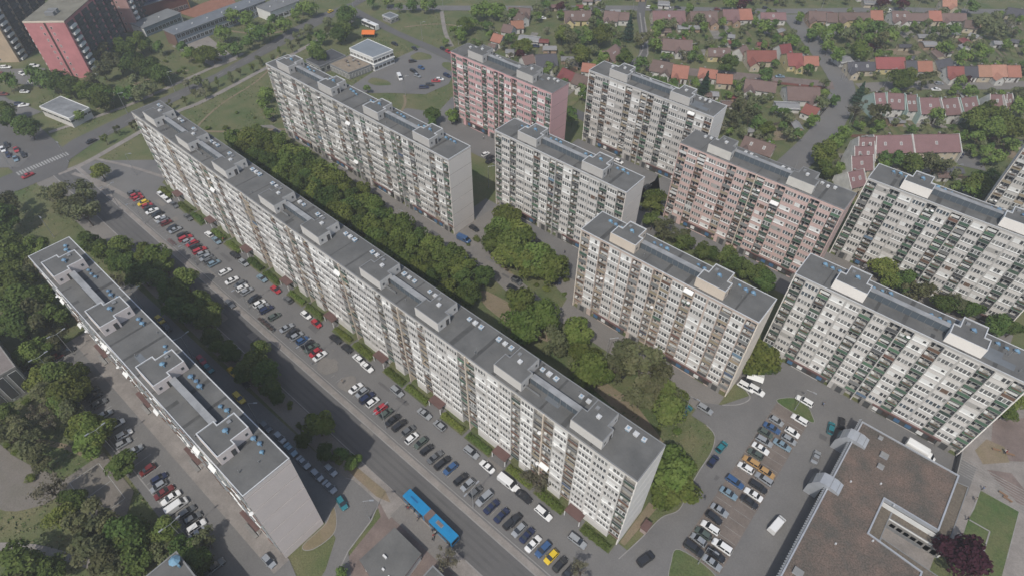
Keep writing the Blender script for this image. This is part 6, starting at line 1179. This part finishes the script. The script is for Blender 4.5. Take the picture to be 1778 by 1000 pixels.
# rough tufts and weeds that break up the lawns
tb = MB(); tuft = [mat('tuft_a', (.10, .125, .05), .95), mat('tuft_b', (.16, .15, .085), .95), mat('tuft_c', (.07, .10, .035), .95)]
rgt = random.Random(44)
for (x0, x1, y0, y1, n) in ((-330, -228, 46, 200, 9000), (-262, -180, 140, 245, 3500), (-180, -66, -34, -7, 3500), (-70, -12, 68, 100, 2200), (-225, -66, 64, 100, 3000), (-262, -176, -20, 26, 2600), (-225, 30, 212, 440, 9000), (-112, -70, 106, 121, 900)):
    for i in range(n):
        x = rgt.uniform(x0, x1); y = rgt.uniform(y0, y1)
        if math.sin(x * .21 + 1.3 * math.sin(y * .13)) + math.sin(y * .17 + x * .05) < rgt.uniform(-1.2, 1.0) or not clear(x, y, .3) or paved(x, y): continue
        if y > 205 and (inhouse(x, y, .4) or onroad(x, y)): continue
        if x < -262 and abs(x + 275 + (y - 50) * .16) < 11: continue
        s_ = rgt.uniform(.15, .5); a = rgt.uniform(0, 3.14); dx, dy = math.cos(a) * s_, math.sin(a) * s_
        tb.face([(x - dx, y - dy, .05), (x + dx, y + dy, .05), (x + dx * .6 - dy * .4, y + dy * .6 + dx * .4, .05 + s_ * .7), (x - dx * .5 - dy * .4, y - dy * .5 + dx * .4, .05 + s_ * .8)], tuft[i % 3])
o = tb.build('grass_tufts'); o['kind'] = 'stuff'
# ------------------------------------------------------------------ houses
ROOFC = {'brown': (.135, .095, .084), 'mauve': (.165, .100, .098), 'red': (.21, .075, .066), 'orange': (.27, .125, .088), 'maroon': (.15, .05, .048), 'slate': (.075, .074, .084), 'tan': (.30, .165, .115), 'grey': (.20, .20, .205)}
RN = {'brown': 'brown', 'mauve': 'dusty mauve', 'red': 'red', 'orange': 'orange-red', 'maroon': 'dark maroon', 'slate': 'dark slate', 'tan': 'pale terracotta', 'grey': 'grey sheet'}
def tile(name, c):
    if name in MATS: return MATS[name]
    m = mat(name, c, .85, .35, .35, tuple(x * 1.35 for x in c), fine=.12, inst=.14)
    return m
ROOFM = {k: tile('tiles_' + k, c) for k, c in ROOFC.items()}
WALLM = {'white': mat('plaster_white', (.58, .57, .54), .9, .25, .4, inst=.06), 'cream': mat('plaster_cream', (.50, .44, .34), .9, .25, .4, inst=.06), 'yellow': mat('plaster_yellow', (.55, .47, .26), .9, .2, .4), 'tan': mat('plaster_tan', (.38, .27, .19), .9, .25, .4, inst=.08), 'mint': mat('plaster_mint', (.36, .46, .42), .9, .1, .4)}
b_ = MB(); b_.box(-.6, .6, -.06, .0, 0, 1.2, framew); b_.box(-.5, -.04, -.08, -.05, .1, 1.1, glass); b_.box(.04, .5, -.08, -.05, .1, 1.1, glass); HWIN = b_.mesh('window')
b_ = MB(); b_.box(-.5, .5, -.06, .0, 0, 2.1, doorm); HDOOR = b_.mesh('door')
b_ = MB(); b_.box(-.35, .35, -.35, .35, 0, 1.0, mat('chimney_brick', (.25, .15, .12), .9, .3, 1.0)); b_.box(-.42, .42, -.42, .42, 1.0, 1.12, concrete); HCHIM = b_.mesh('chimney')
b_ = MB(); b_.face([(-.5, -.7, 0), (.5, -.7, 0), (.5, .7, 0), (-.5, .7, 0)], framew); b_.face([(-.4, -.6, .03), (.4, -.6, .03), (.4, .6, .03), (-.4, .6, .03)], glass2); HSKY = b_.mesh('roof_window')
def house(x, y, a, L, d, roof, wallc, ze, zr, label, cat='house', fins=None, sky=0, group=None):
    root = empty('house' if cat == 'house' else 'shed', (x, y, 0), R(a)); tag(root, label, cat, group)
    wm = WALLM[wallc]; rm = ROOFM[roof]
    b = MB(); b.box(-L / 2 + .15, L / 2 - .15, -d + .3, d - .3, 0, ze + .1, wm, bottom=False)
    for s_ in (-1, 1):
        xx = s_ * (L / 2 - .15); b.face([(xx, -d + .3, ze + .1), (xx, d - .3, ze + .1), (xx, 0, zr - .12)], wm)
    b.build('wall', root)
    b = MB(); t = .14
    for s_ in (-1, 1):
        e = s_ * (d + .25); zz_ = ze - .12
        q = [(-L / 2 - .1, e, zz_), (L / 2 + .1, e, zz_), (L / 2 + .1, 0, zr), (-L / 2 - .1, 0, zr)]
        b.face(q, rm); b.face([(p[0], p[1], p[2] - t) for p in q], rm)
        b.face([q[0], q[1], (q[1][0], q[1][1], q[1][2] - t), (q[0][0], q[0][1], q[0][2] - t)], rm)
        for i, j in ((1, 2), (3, 0)): b.face([q[i], q[j], (*q[j][:2], q[j][2] - t), (*q[i][:2], q[i][2] - t)], rimgrey if roof == 'grey' else WALLM['cream'])
    b.box(-L / 2 - .1, L / 2 + .1, -.12, .12, zr - .03, zr + .07, rm)
    if cat == 'house' and L > 7.5 and ze < 4:
        side = random.choice((-1, 1)); al = ru(3, 5.5); aw = ru(1.7, 2.4); xm = side * (L / 2 - aw - .3); y1 = -d + .5; y0 = y1 - al; zt = ze + aw * .7
        for s_ in (-1, 1):
            q = [(xm + s_ * (aw + .2), y0 - .2, ze - .5), (xm + s_ * (aw + .2), y1 + .6, ze - .5), (xm, y1 + 1.6, zt), (xm, y0 - .2, zt)]
            b.face(q, rm); b.face([(p[0], p[1], p[2] - .12) for p in q], rm)
        wb = MB(); wb.box(xm - aw, xm + aw, y0, y1 - .21, 0, ze - .4, wm, bottom=False); wb.face([(xm - aw, y0, ze - .4), (xm + aw, y0, ze - .4), (xm, y0, zt - .15)], wm); wb.box(xm - .5, xm + .5, y0 - .05, y0 - .002, .9, 2.1, framew); wb.box(xm - .4, xm + .4, y0 - .06, y0 - .05, 1, 2, glass)
        wb.build('annex', root)
    rf = b.build('roof', root)
    n = max(1, int(L / 3.2))
    if cat == 'house':
        for i in range(n):
            xx = -L / 2 + (i + .5) * L / n
            inst(HDOOR if i == n // 2 and n > 1 else HWIN, 'door' if i == n // 2 and n > 1 else 'window', root, (xx, -d + .3, .05 if i == n // 2 and n > 1 else 1.0))
        for s_ in (-1, 1): inst(HWIN, 'window', root, (s_ * (L / 2 - .15), 0, 1.1), R(90 * s_))
        if ze > 4.5:
            for i in range(n): inst(HWIN, 'window', root, (-L / 2 + (i + .5) * L / n, -d + .3, 3.4))
        inst(HCHIM, 'chimney', rf, (ru(-.3, .3) * L, d * .18, zr - .75))
        sl_ = math.atan2(zr - ze + .12, d + .25)
        for i in range(sky):
            o = inst(HSKY, 'roof_window', rf, (-L / 2 + (i + .7) * L / (sky + .4), -d * .5, (ze + zr) / 2 + .14)); o.rotation_euler = (sl_, 0, 0)
    else: inst(HDOOR, 'door', root, (0, -d + .3, .05))
    if fins:
        for s_ in (-1, 1):
            b = MB(); xx = s_ * (L / 2 + .1)
            q = [(xx, -d - .8, 0), (xx, -d - .8, ze + .1), (xx, 0, zr + .45), (xx, d + .4, ze + .1), (xx, d + .4, 0)]
            i0 = len(b.v); b.v += q + [(p[0] + .24, p[1], p[2]) for p in q]; kk = b.mi(fins)
            b.f.append((0, 1, 2, 3, 4)); b.f.append((9, 8, 7, 6, 5)); b.m += [kk, kk]
            for i in range(5): j = (i + 1) % 5; b.f.append((i, i + 5, j + 5, j)); b.m.append(kk)
            b.build('party_wall', root)
    return root
HZ = lambda x, y: 0 if (x < -180 and y < 320) else (1 if y > 340 + (x + 118) * .9 - 20 and x < -40 or y > 395 else (2 if x < -50 else 3))
HP = ['behind the rose-pink block', 'below the top street', 'between the blocks and wide street', 'beyond the wide street']
hz = {}
for h in sorted(DATA['houses'], key=lambda h: h[0]):
    x, y, a, L, d, roof, wl = h; zi = HZ(x, y); cat = 'shed' if (L < 5.5 or roof == 'grey') else 'house'
    k = hz[(zi, roof, cat)] = hz.get((zi, roof, cat), 0) + 1
    lab = '%s-roofed %s %s, %s such from the left %s' % (RN[roof], wl, cat, ordinal(k), HP[zi])
    house(x, y, a, L, d, roof, wl, 3.2 if cat == 'house' else 2.3, (3.2 + min(d, 4.2) * .82) if cat == 'house' else 3.1, lab, cat, sky=random.choice((0, 0, 1, 2)) if L > 9 else 0, group='houses ' + HP[zi])
for i, h in enumerate(DATA['terr']):
    x, y, a, L, d = h
    house(x, y, a, max(L, 4.6), max(d, 3.5), 'mauve', 'cream' if i > 7 else 'white', 5.0, 9.2, 'mauve-roofed terraced house with pale party walls, %s along the %s terrace' % (ordinal(i % 8 + 1), 'upper' if i < 8 else 'lower'), 'house', WALLM['mint' if i in (0, 1, 2, 3, 5) else 'white'], 2 if i % 3 else 1, group='terraced houses')
rgq = random.Random(5); pm = [mat('plot_grass', (.085, .112, .036), .98, .9, .25, (.15, .135, .07), fine=.3), mat('plot_soil', (.15, .125, .09), .98, .8, .3, (.10, .105, .05), fine=.25), mat('plot_yard', (.24, .225, .205), .95, .4, .4, fine=.15), mat('plot_green', (.06, .10, .028), .98, .8, .3, (.10, .115, .045), fine=.3)]
for hx, hy, a_, l_, d_ in list(HB):
    for k in range(3):
        u0 = -l_ + k * l_ * .67 + rgq.uniform(-.6, .6); dd = rgq.uniform(6, 17); side = -1 if rgq.random() < .75 else 1
        q = []
        for u, v in ((u0, d_), (u0 + l_ * .66, d_), (u0 + l_ * .66, d_ + dd), (u0, d_ + dd)):
            v *= side; q.append((hx + u * math.cos(a_) - v * math.sin(a_), hy + u * math.sin(a_) + v * math.cos(a_)))
        if any(onroad(*p) or not clear(*p, 1) for p in q): continue
        sheet('garden_plot', q, Z1 + .03, pm[rgq.randrange(4)])
# sheds and low annexes scattered in the gardens
rg = random.Random(23); made = 0; shl = []
while made < 74:
    x = rg.uniform(-215, 25); y = rg.uniform(225, 440)
    if y > 300 + (x + 205) * .86 + 40 or inhouse(x, y, 2.6) or onroad(x, y, 1.5) or not clear(x, y, 3): continue
    if any((x - q[0]) ** 2 + (y - q[1]) ** 2 < 9 for q in TREES_DONE): continue
    made += 1; HB.append((x, y, R(41), 2.2, 1.8)); shl.append((x, y))
for made, (x, y) in enumerate(sorted(shl), 1):
    roof = rg.choice(['grey', 'grey', 'brown', 'maroon', 'slate'])
    house(x, y, 41 + rg.choice((0, 0, 90)), rg.uniform(4, 7.4), rg.uniform(1.7, 2.7), roof, rg.choice(['white', 'cream', 'tan']), 2.3, 3.1, '%s garden shed, %s of the small sheds counted from the left' % (RN[roof], ordinal(made)), 'shed', group='garden sheds')
# fences between plots
fm = mat('fence_dark', (.10, .085, .07), .9, .2, .5)
def fence(p, q, h, label, m=None):
    p = Vector(p); q = Vector(q); d = q - p; L = d.length; root = empty('fence', (*p, 0), math.atan2(d.y, d.x)); tag(root, label, 'fence')
    b = MB(); b.box(0, L, -.03, .03, .1, h - .1, m or fm); b.build('panel', root)
    for i in range(int(L / 3) + 1): b = MB(); b.box(i * 3 - .05, i * 3 + .05, -.06, .06, 0, h, m or fm); b.build('post', root)
fence((-58, 262), (-70, 246), 1.4, 'dark fence along the bare garden bed by the wide street')
fence((-40, 262), (14, 306), 1.6, 'long brown fence below the upper terrace', mat('fence_red', (.17, .09, .07), .9))
fence((-53, 296), (-52, 266), 1.5, 'dark fence beside the wide street pavement')
fence((5, 262), (16, 270), 1.5, 'dark fence beside the footpath right of the lower terrace')
fence((-60, 300), (-92, 283), 1.3, 'rusty fence along the paved side street', mat('fence_rust', (.19, .08, .07), .9))
fence((-322, 118), (-300, 128), 1.5, 'low fence at the corner of the school grounds')

# ------------------------------------------------------------------ lamps, people, small things
def lampmesh(two, h=9.6):
    p = MB(); p.cyl(0, 0, 0, h, .10, .06, metal, 8); p.cyl(0, 0, 0, 1.0, .16, .14, metal, 8)
    a = MB()
    for s_ in ((-1, 1) if two else (1,)):
        a.tube((0, 0, h - .05), (s_ * 1.6, 0, h + .25), .05, .04, metal)
    hd = MB(); hd.box(0, .95, -.16, .16, -.05, .12, metal); hd.box(.1, .85, -.12, .12, -.07, -.05, framew)
    return p.mesh('pole'), a.mesh('arm'), hd.mesh('lamp_head')
LM = {True: lampmesh(True), False: lampmesh(False)}
seen = []
LP = {'v': ('two-armed grey street lamp', True), 'u': ('grey street lamp', True), 'n': ('single-armed grey street lamp', False)}
lz = {}
for x, y, k in sorted(DATA['lamps']):
    if any(abs(x - a) + abs(y - b2) < 4 for a, b2 in seen) or not clear(x, y, .3): continue
    seen.append((x, y)); nm, two = LP[k]; two = two and k == 'v'
    zi = 'along the avenue parking' if 38 < y < 44 and x > -230 else ('by the near block' if y < 30 and x > -180 else ('near the top-left crossing' if x < -180 and y < 240 else ('between the blocks' if y < 202 else 'in the house quarter')))
    i = lz[zi] = lz.get(zi, 0) + 1
    root = empty('street_lamp', (x, y, 0), R({'v': 90, 'u': 0, 'n': 41}[k])); tag(root, '%s, %s from the far end %s' % (nm, ordinal(i), zi), 'street lamp', 'street lamps ' + zi)
    m = LM[two]; inst(m[0], 'pole', root); inst(m[1], 'arm', root)
    for s_ in ((1, -1) if two else (1,)): inst(m[2], 'lamp_head', root, (s_ * 1.5, 0, 9.85), 0 if s_ == 1 else R(180))
def person_mesh(seed):
    """A walking figure as one skinned body: 1.72 m, joints at hip, knee, shoulder, elbow."""
    rg = random.Random(seed); st = rg.uniform(.12, .3); sw = rg.uniform(.1, .25)
    J = {'pel': (0, 0, .92, .13), 'chest': (.02, 0, 1.28, .155), 'neck': (.03, 0, 1.47, .06), 'head': (.05, 0, 1.60, .105), 'top': (.05, 0, 1.69, .075)}
    E = [('pel', 'chest'), ('chest', 'neck'), ('neck', 'head'), ('head', 'top')]
    for s_, n in ((-1, 'r'), (1, 'l')):
        f = st * s_
        J['hip' + n] = (0, .09 * s_, .86, .105); J['knee' + n] = (f * .55 + .03, .1 * s_, .48, .07); J['ank' + n] = (f, .1 * s_, .09, .045); J['toe' + n] = (f + .15, .11 * s_, .04, .04)
        J['sho' + n] = (.01, .19 * s_, 1.40, .065); J['elb' + n] = (-f * .5, .25 * s_, 1.12, .048); J['wri' + n] = (-f * .6 + sw, .25 * s_, .90, .036); J['han' + n] = (-f * .6 + sw + .03, .25 * s_, .81, .034)
        E += [('pel', 'hip' + n), ('hip' + n, 'knee' + n), ('knee' + n, 'ank' + n), ('ank' + n, 'toe' + n), ('chest', 'sho' + n), ('sho' + n, 'elb' + n), ('elb' + n, 'wri' + n), ('wri' + n, 'han' + n)]
    return J, E
CLOTH = [(.05, .06, .09), (.45, .44, .42), (.30, .05, .05), (.06, .07, .07), (.16, .2, .3), (.28, .24, .2)]
CN = ['dark navy', 'pale grey', 'red', 'black', 'blue', 'beige']
def person(x, y, a, ci, label, group):
    J, E = person_mesh(int(x * 31 + y * 17)); ks = list(J)
    me = bpy.data.meshes.new('body'); me.from_pydata([J[k][:3] for k in ks], [(ks.index(p), ks.index(q)) for p, q in E], [])
    top = mat('cloth_%s' % CN[ci].replace(' ', '_'), CLOTH[ci], .9); leg = mat('cloth_trousers', (.045, .05, .065), .9)
    o = bpy.data.objects.new('person', me); COL.objects.link(o); o.location = (x, y, .1); o.rotation_euler = (0, 0, a); tag(o, label, 'person', group)
    md = o.modifiers.new('skin', 'SKIN'); sk = me.skin_vertices[0].data
    for i, k in enumerate(ks): sk[i].radius = (J[k][3], J[k][3])
    sk[0].use_root = True
    sd = o.modifiers.new('sub', 'SUBSURF'); sd.levels = 1; sd.render_levels = 1
    dg = bpy.context.evaluated_depsgraph_get(); ev = o.evaluated_get(dg); nm = bpy.data.meshes.new_from_object(ev)
    o.modifiers.clear(); o.data = nm; nm.materials.clear()
    for m in (leg, top, skin): nm.materials.append(m)
    for p in nm.polygons:
        c = p.center; p.material_index = 2 if (c.z > 1.46 or (abs(c.y) > .2 and c.z < .93 and c.z > .7)) else (1 if c.z > .93 else 0); p.use_smooth = True
    hb = MB(); rg = random.Random(ci)
    hb.cyl(.04, 0, 1.62, 1.71, .115, .09, mat('hair_dark', (.04, .028, .02), .9) if ci % 2 else mat('hair_brown', (.11, .07, .04), .9), 10); hb.cyl(.04, 0, 1.71, 1.735, .09, .04, MATS['hair_dark'] if ci % 2 else MATS['hair_brown'], 10)
    h = hb.build('hair', o)
WHERE = lambda x, y: 'at the stop beside the blue bus' if (y < 34 and -65 < x < -40) else ('on the square near the lawn' if x > 30 else ('on the asphalt yard' if x > -20 else 'on the estate road'))
pc = {}
for i, (x, y) in enumerate(DATA['people']):
    if not clear(x, y, .2): continue
    wh = WHERE(x, y); k = pc[wh] = pc.get(wh, 0) + 1
    person(x, y, ru(0, 6.28), i % 6, 'person in %s top, %s of those %s' % (CN[i % 6], ordinal(k), wh), 'people ' + wh)
# benches on the square, bins, bike rack, bare flagpoles
def bench(x, y, a, label):
    r = empty('bench', (x, y, .1), R(a)); tag(r, label, 'bench', 'benches on the square')
    b = MB(); b.box(-1.0, 1.0, -.25, .25, .42, .48, mat('bench_wood', (.2, .12, .07), .8)); b.build('seat', r)
    for s_ in (-.8, .8): b = MB(); b.box(s_ - .06, s_ + .06, -.22, .22, 0, .42, concrete); b.build('leg', r)
for i, (x, y) in enumerate(((48.5, 128.2), (49.6, 127.4), (44.6, 140.5), (47.5, 141.3))): bench(x, y, -8 if i < 2 else 20, 'wooden bench on the square, %s from the lawn' % ordinal(i + 1))
r = empty('bike_rack', (-189.9, 42.6, .1), 0); tag(r, 'row of red hire bicycles in a rack on the avenue pavement', 'bike rack')
b = MB(); b.box(-2.2, 2.2, -.04, .04, .4, .46, metal); b.build('rail', r)
for i in range(6):
    b = MB(); x = -1.9 + i * .75
    for yy in (-.5, .5):
        for k in range(10):
            a0, a1 = 6.283 * k / 10, 6.283 * (k + 1) / 10; b.tube((x, yy + .33 * math.cos(a0), .33 + .33 * math.sin(a0)), (x, yy + .33 * math.cos(a1), .33 + .33 * math.sin(a1)), .025, .025, rubber, 4)
    b.tube((x, -.5, .35), (x, -.1, .85), .03, .03, PMAT['r'], 5); b.tube((x, -.1, .85), (x, .45, .8), .03, .03, PMAT['r'], 5); b.tube((x, .45, .8), (x, .5, .35), .03, .03, PMAT['r'], 5); b.box(x - .25, x + .25, -.2, -.12, .95, 1.0, rubber); b.build('bicycle', r)
for i in range(5):
    b = MB(); b.box(-.6, .6, -.4, .4, 0, 1.1, par_dgreen if i % 2 else par_grey); b.box(-.64, .64, -.44, .44, 1.1, 1.2, doorm); o = b.build('waste_bin', loc=(-136 + i * 1.5, 42.3 + (i % 2) * .1, .1)); tag(o, '%s wheeled waste bin, %s from the far end on the avenue pavement' % ('green' if i % 2 else 'grey', ordinal(i + 1)), 'waste bin', 'waste bins')
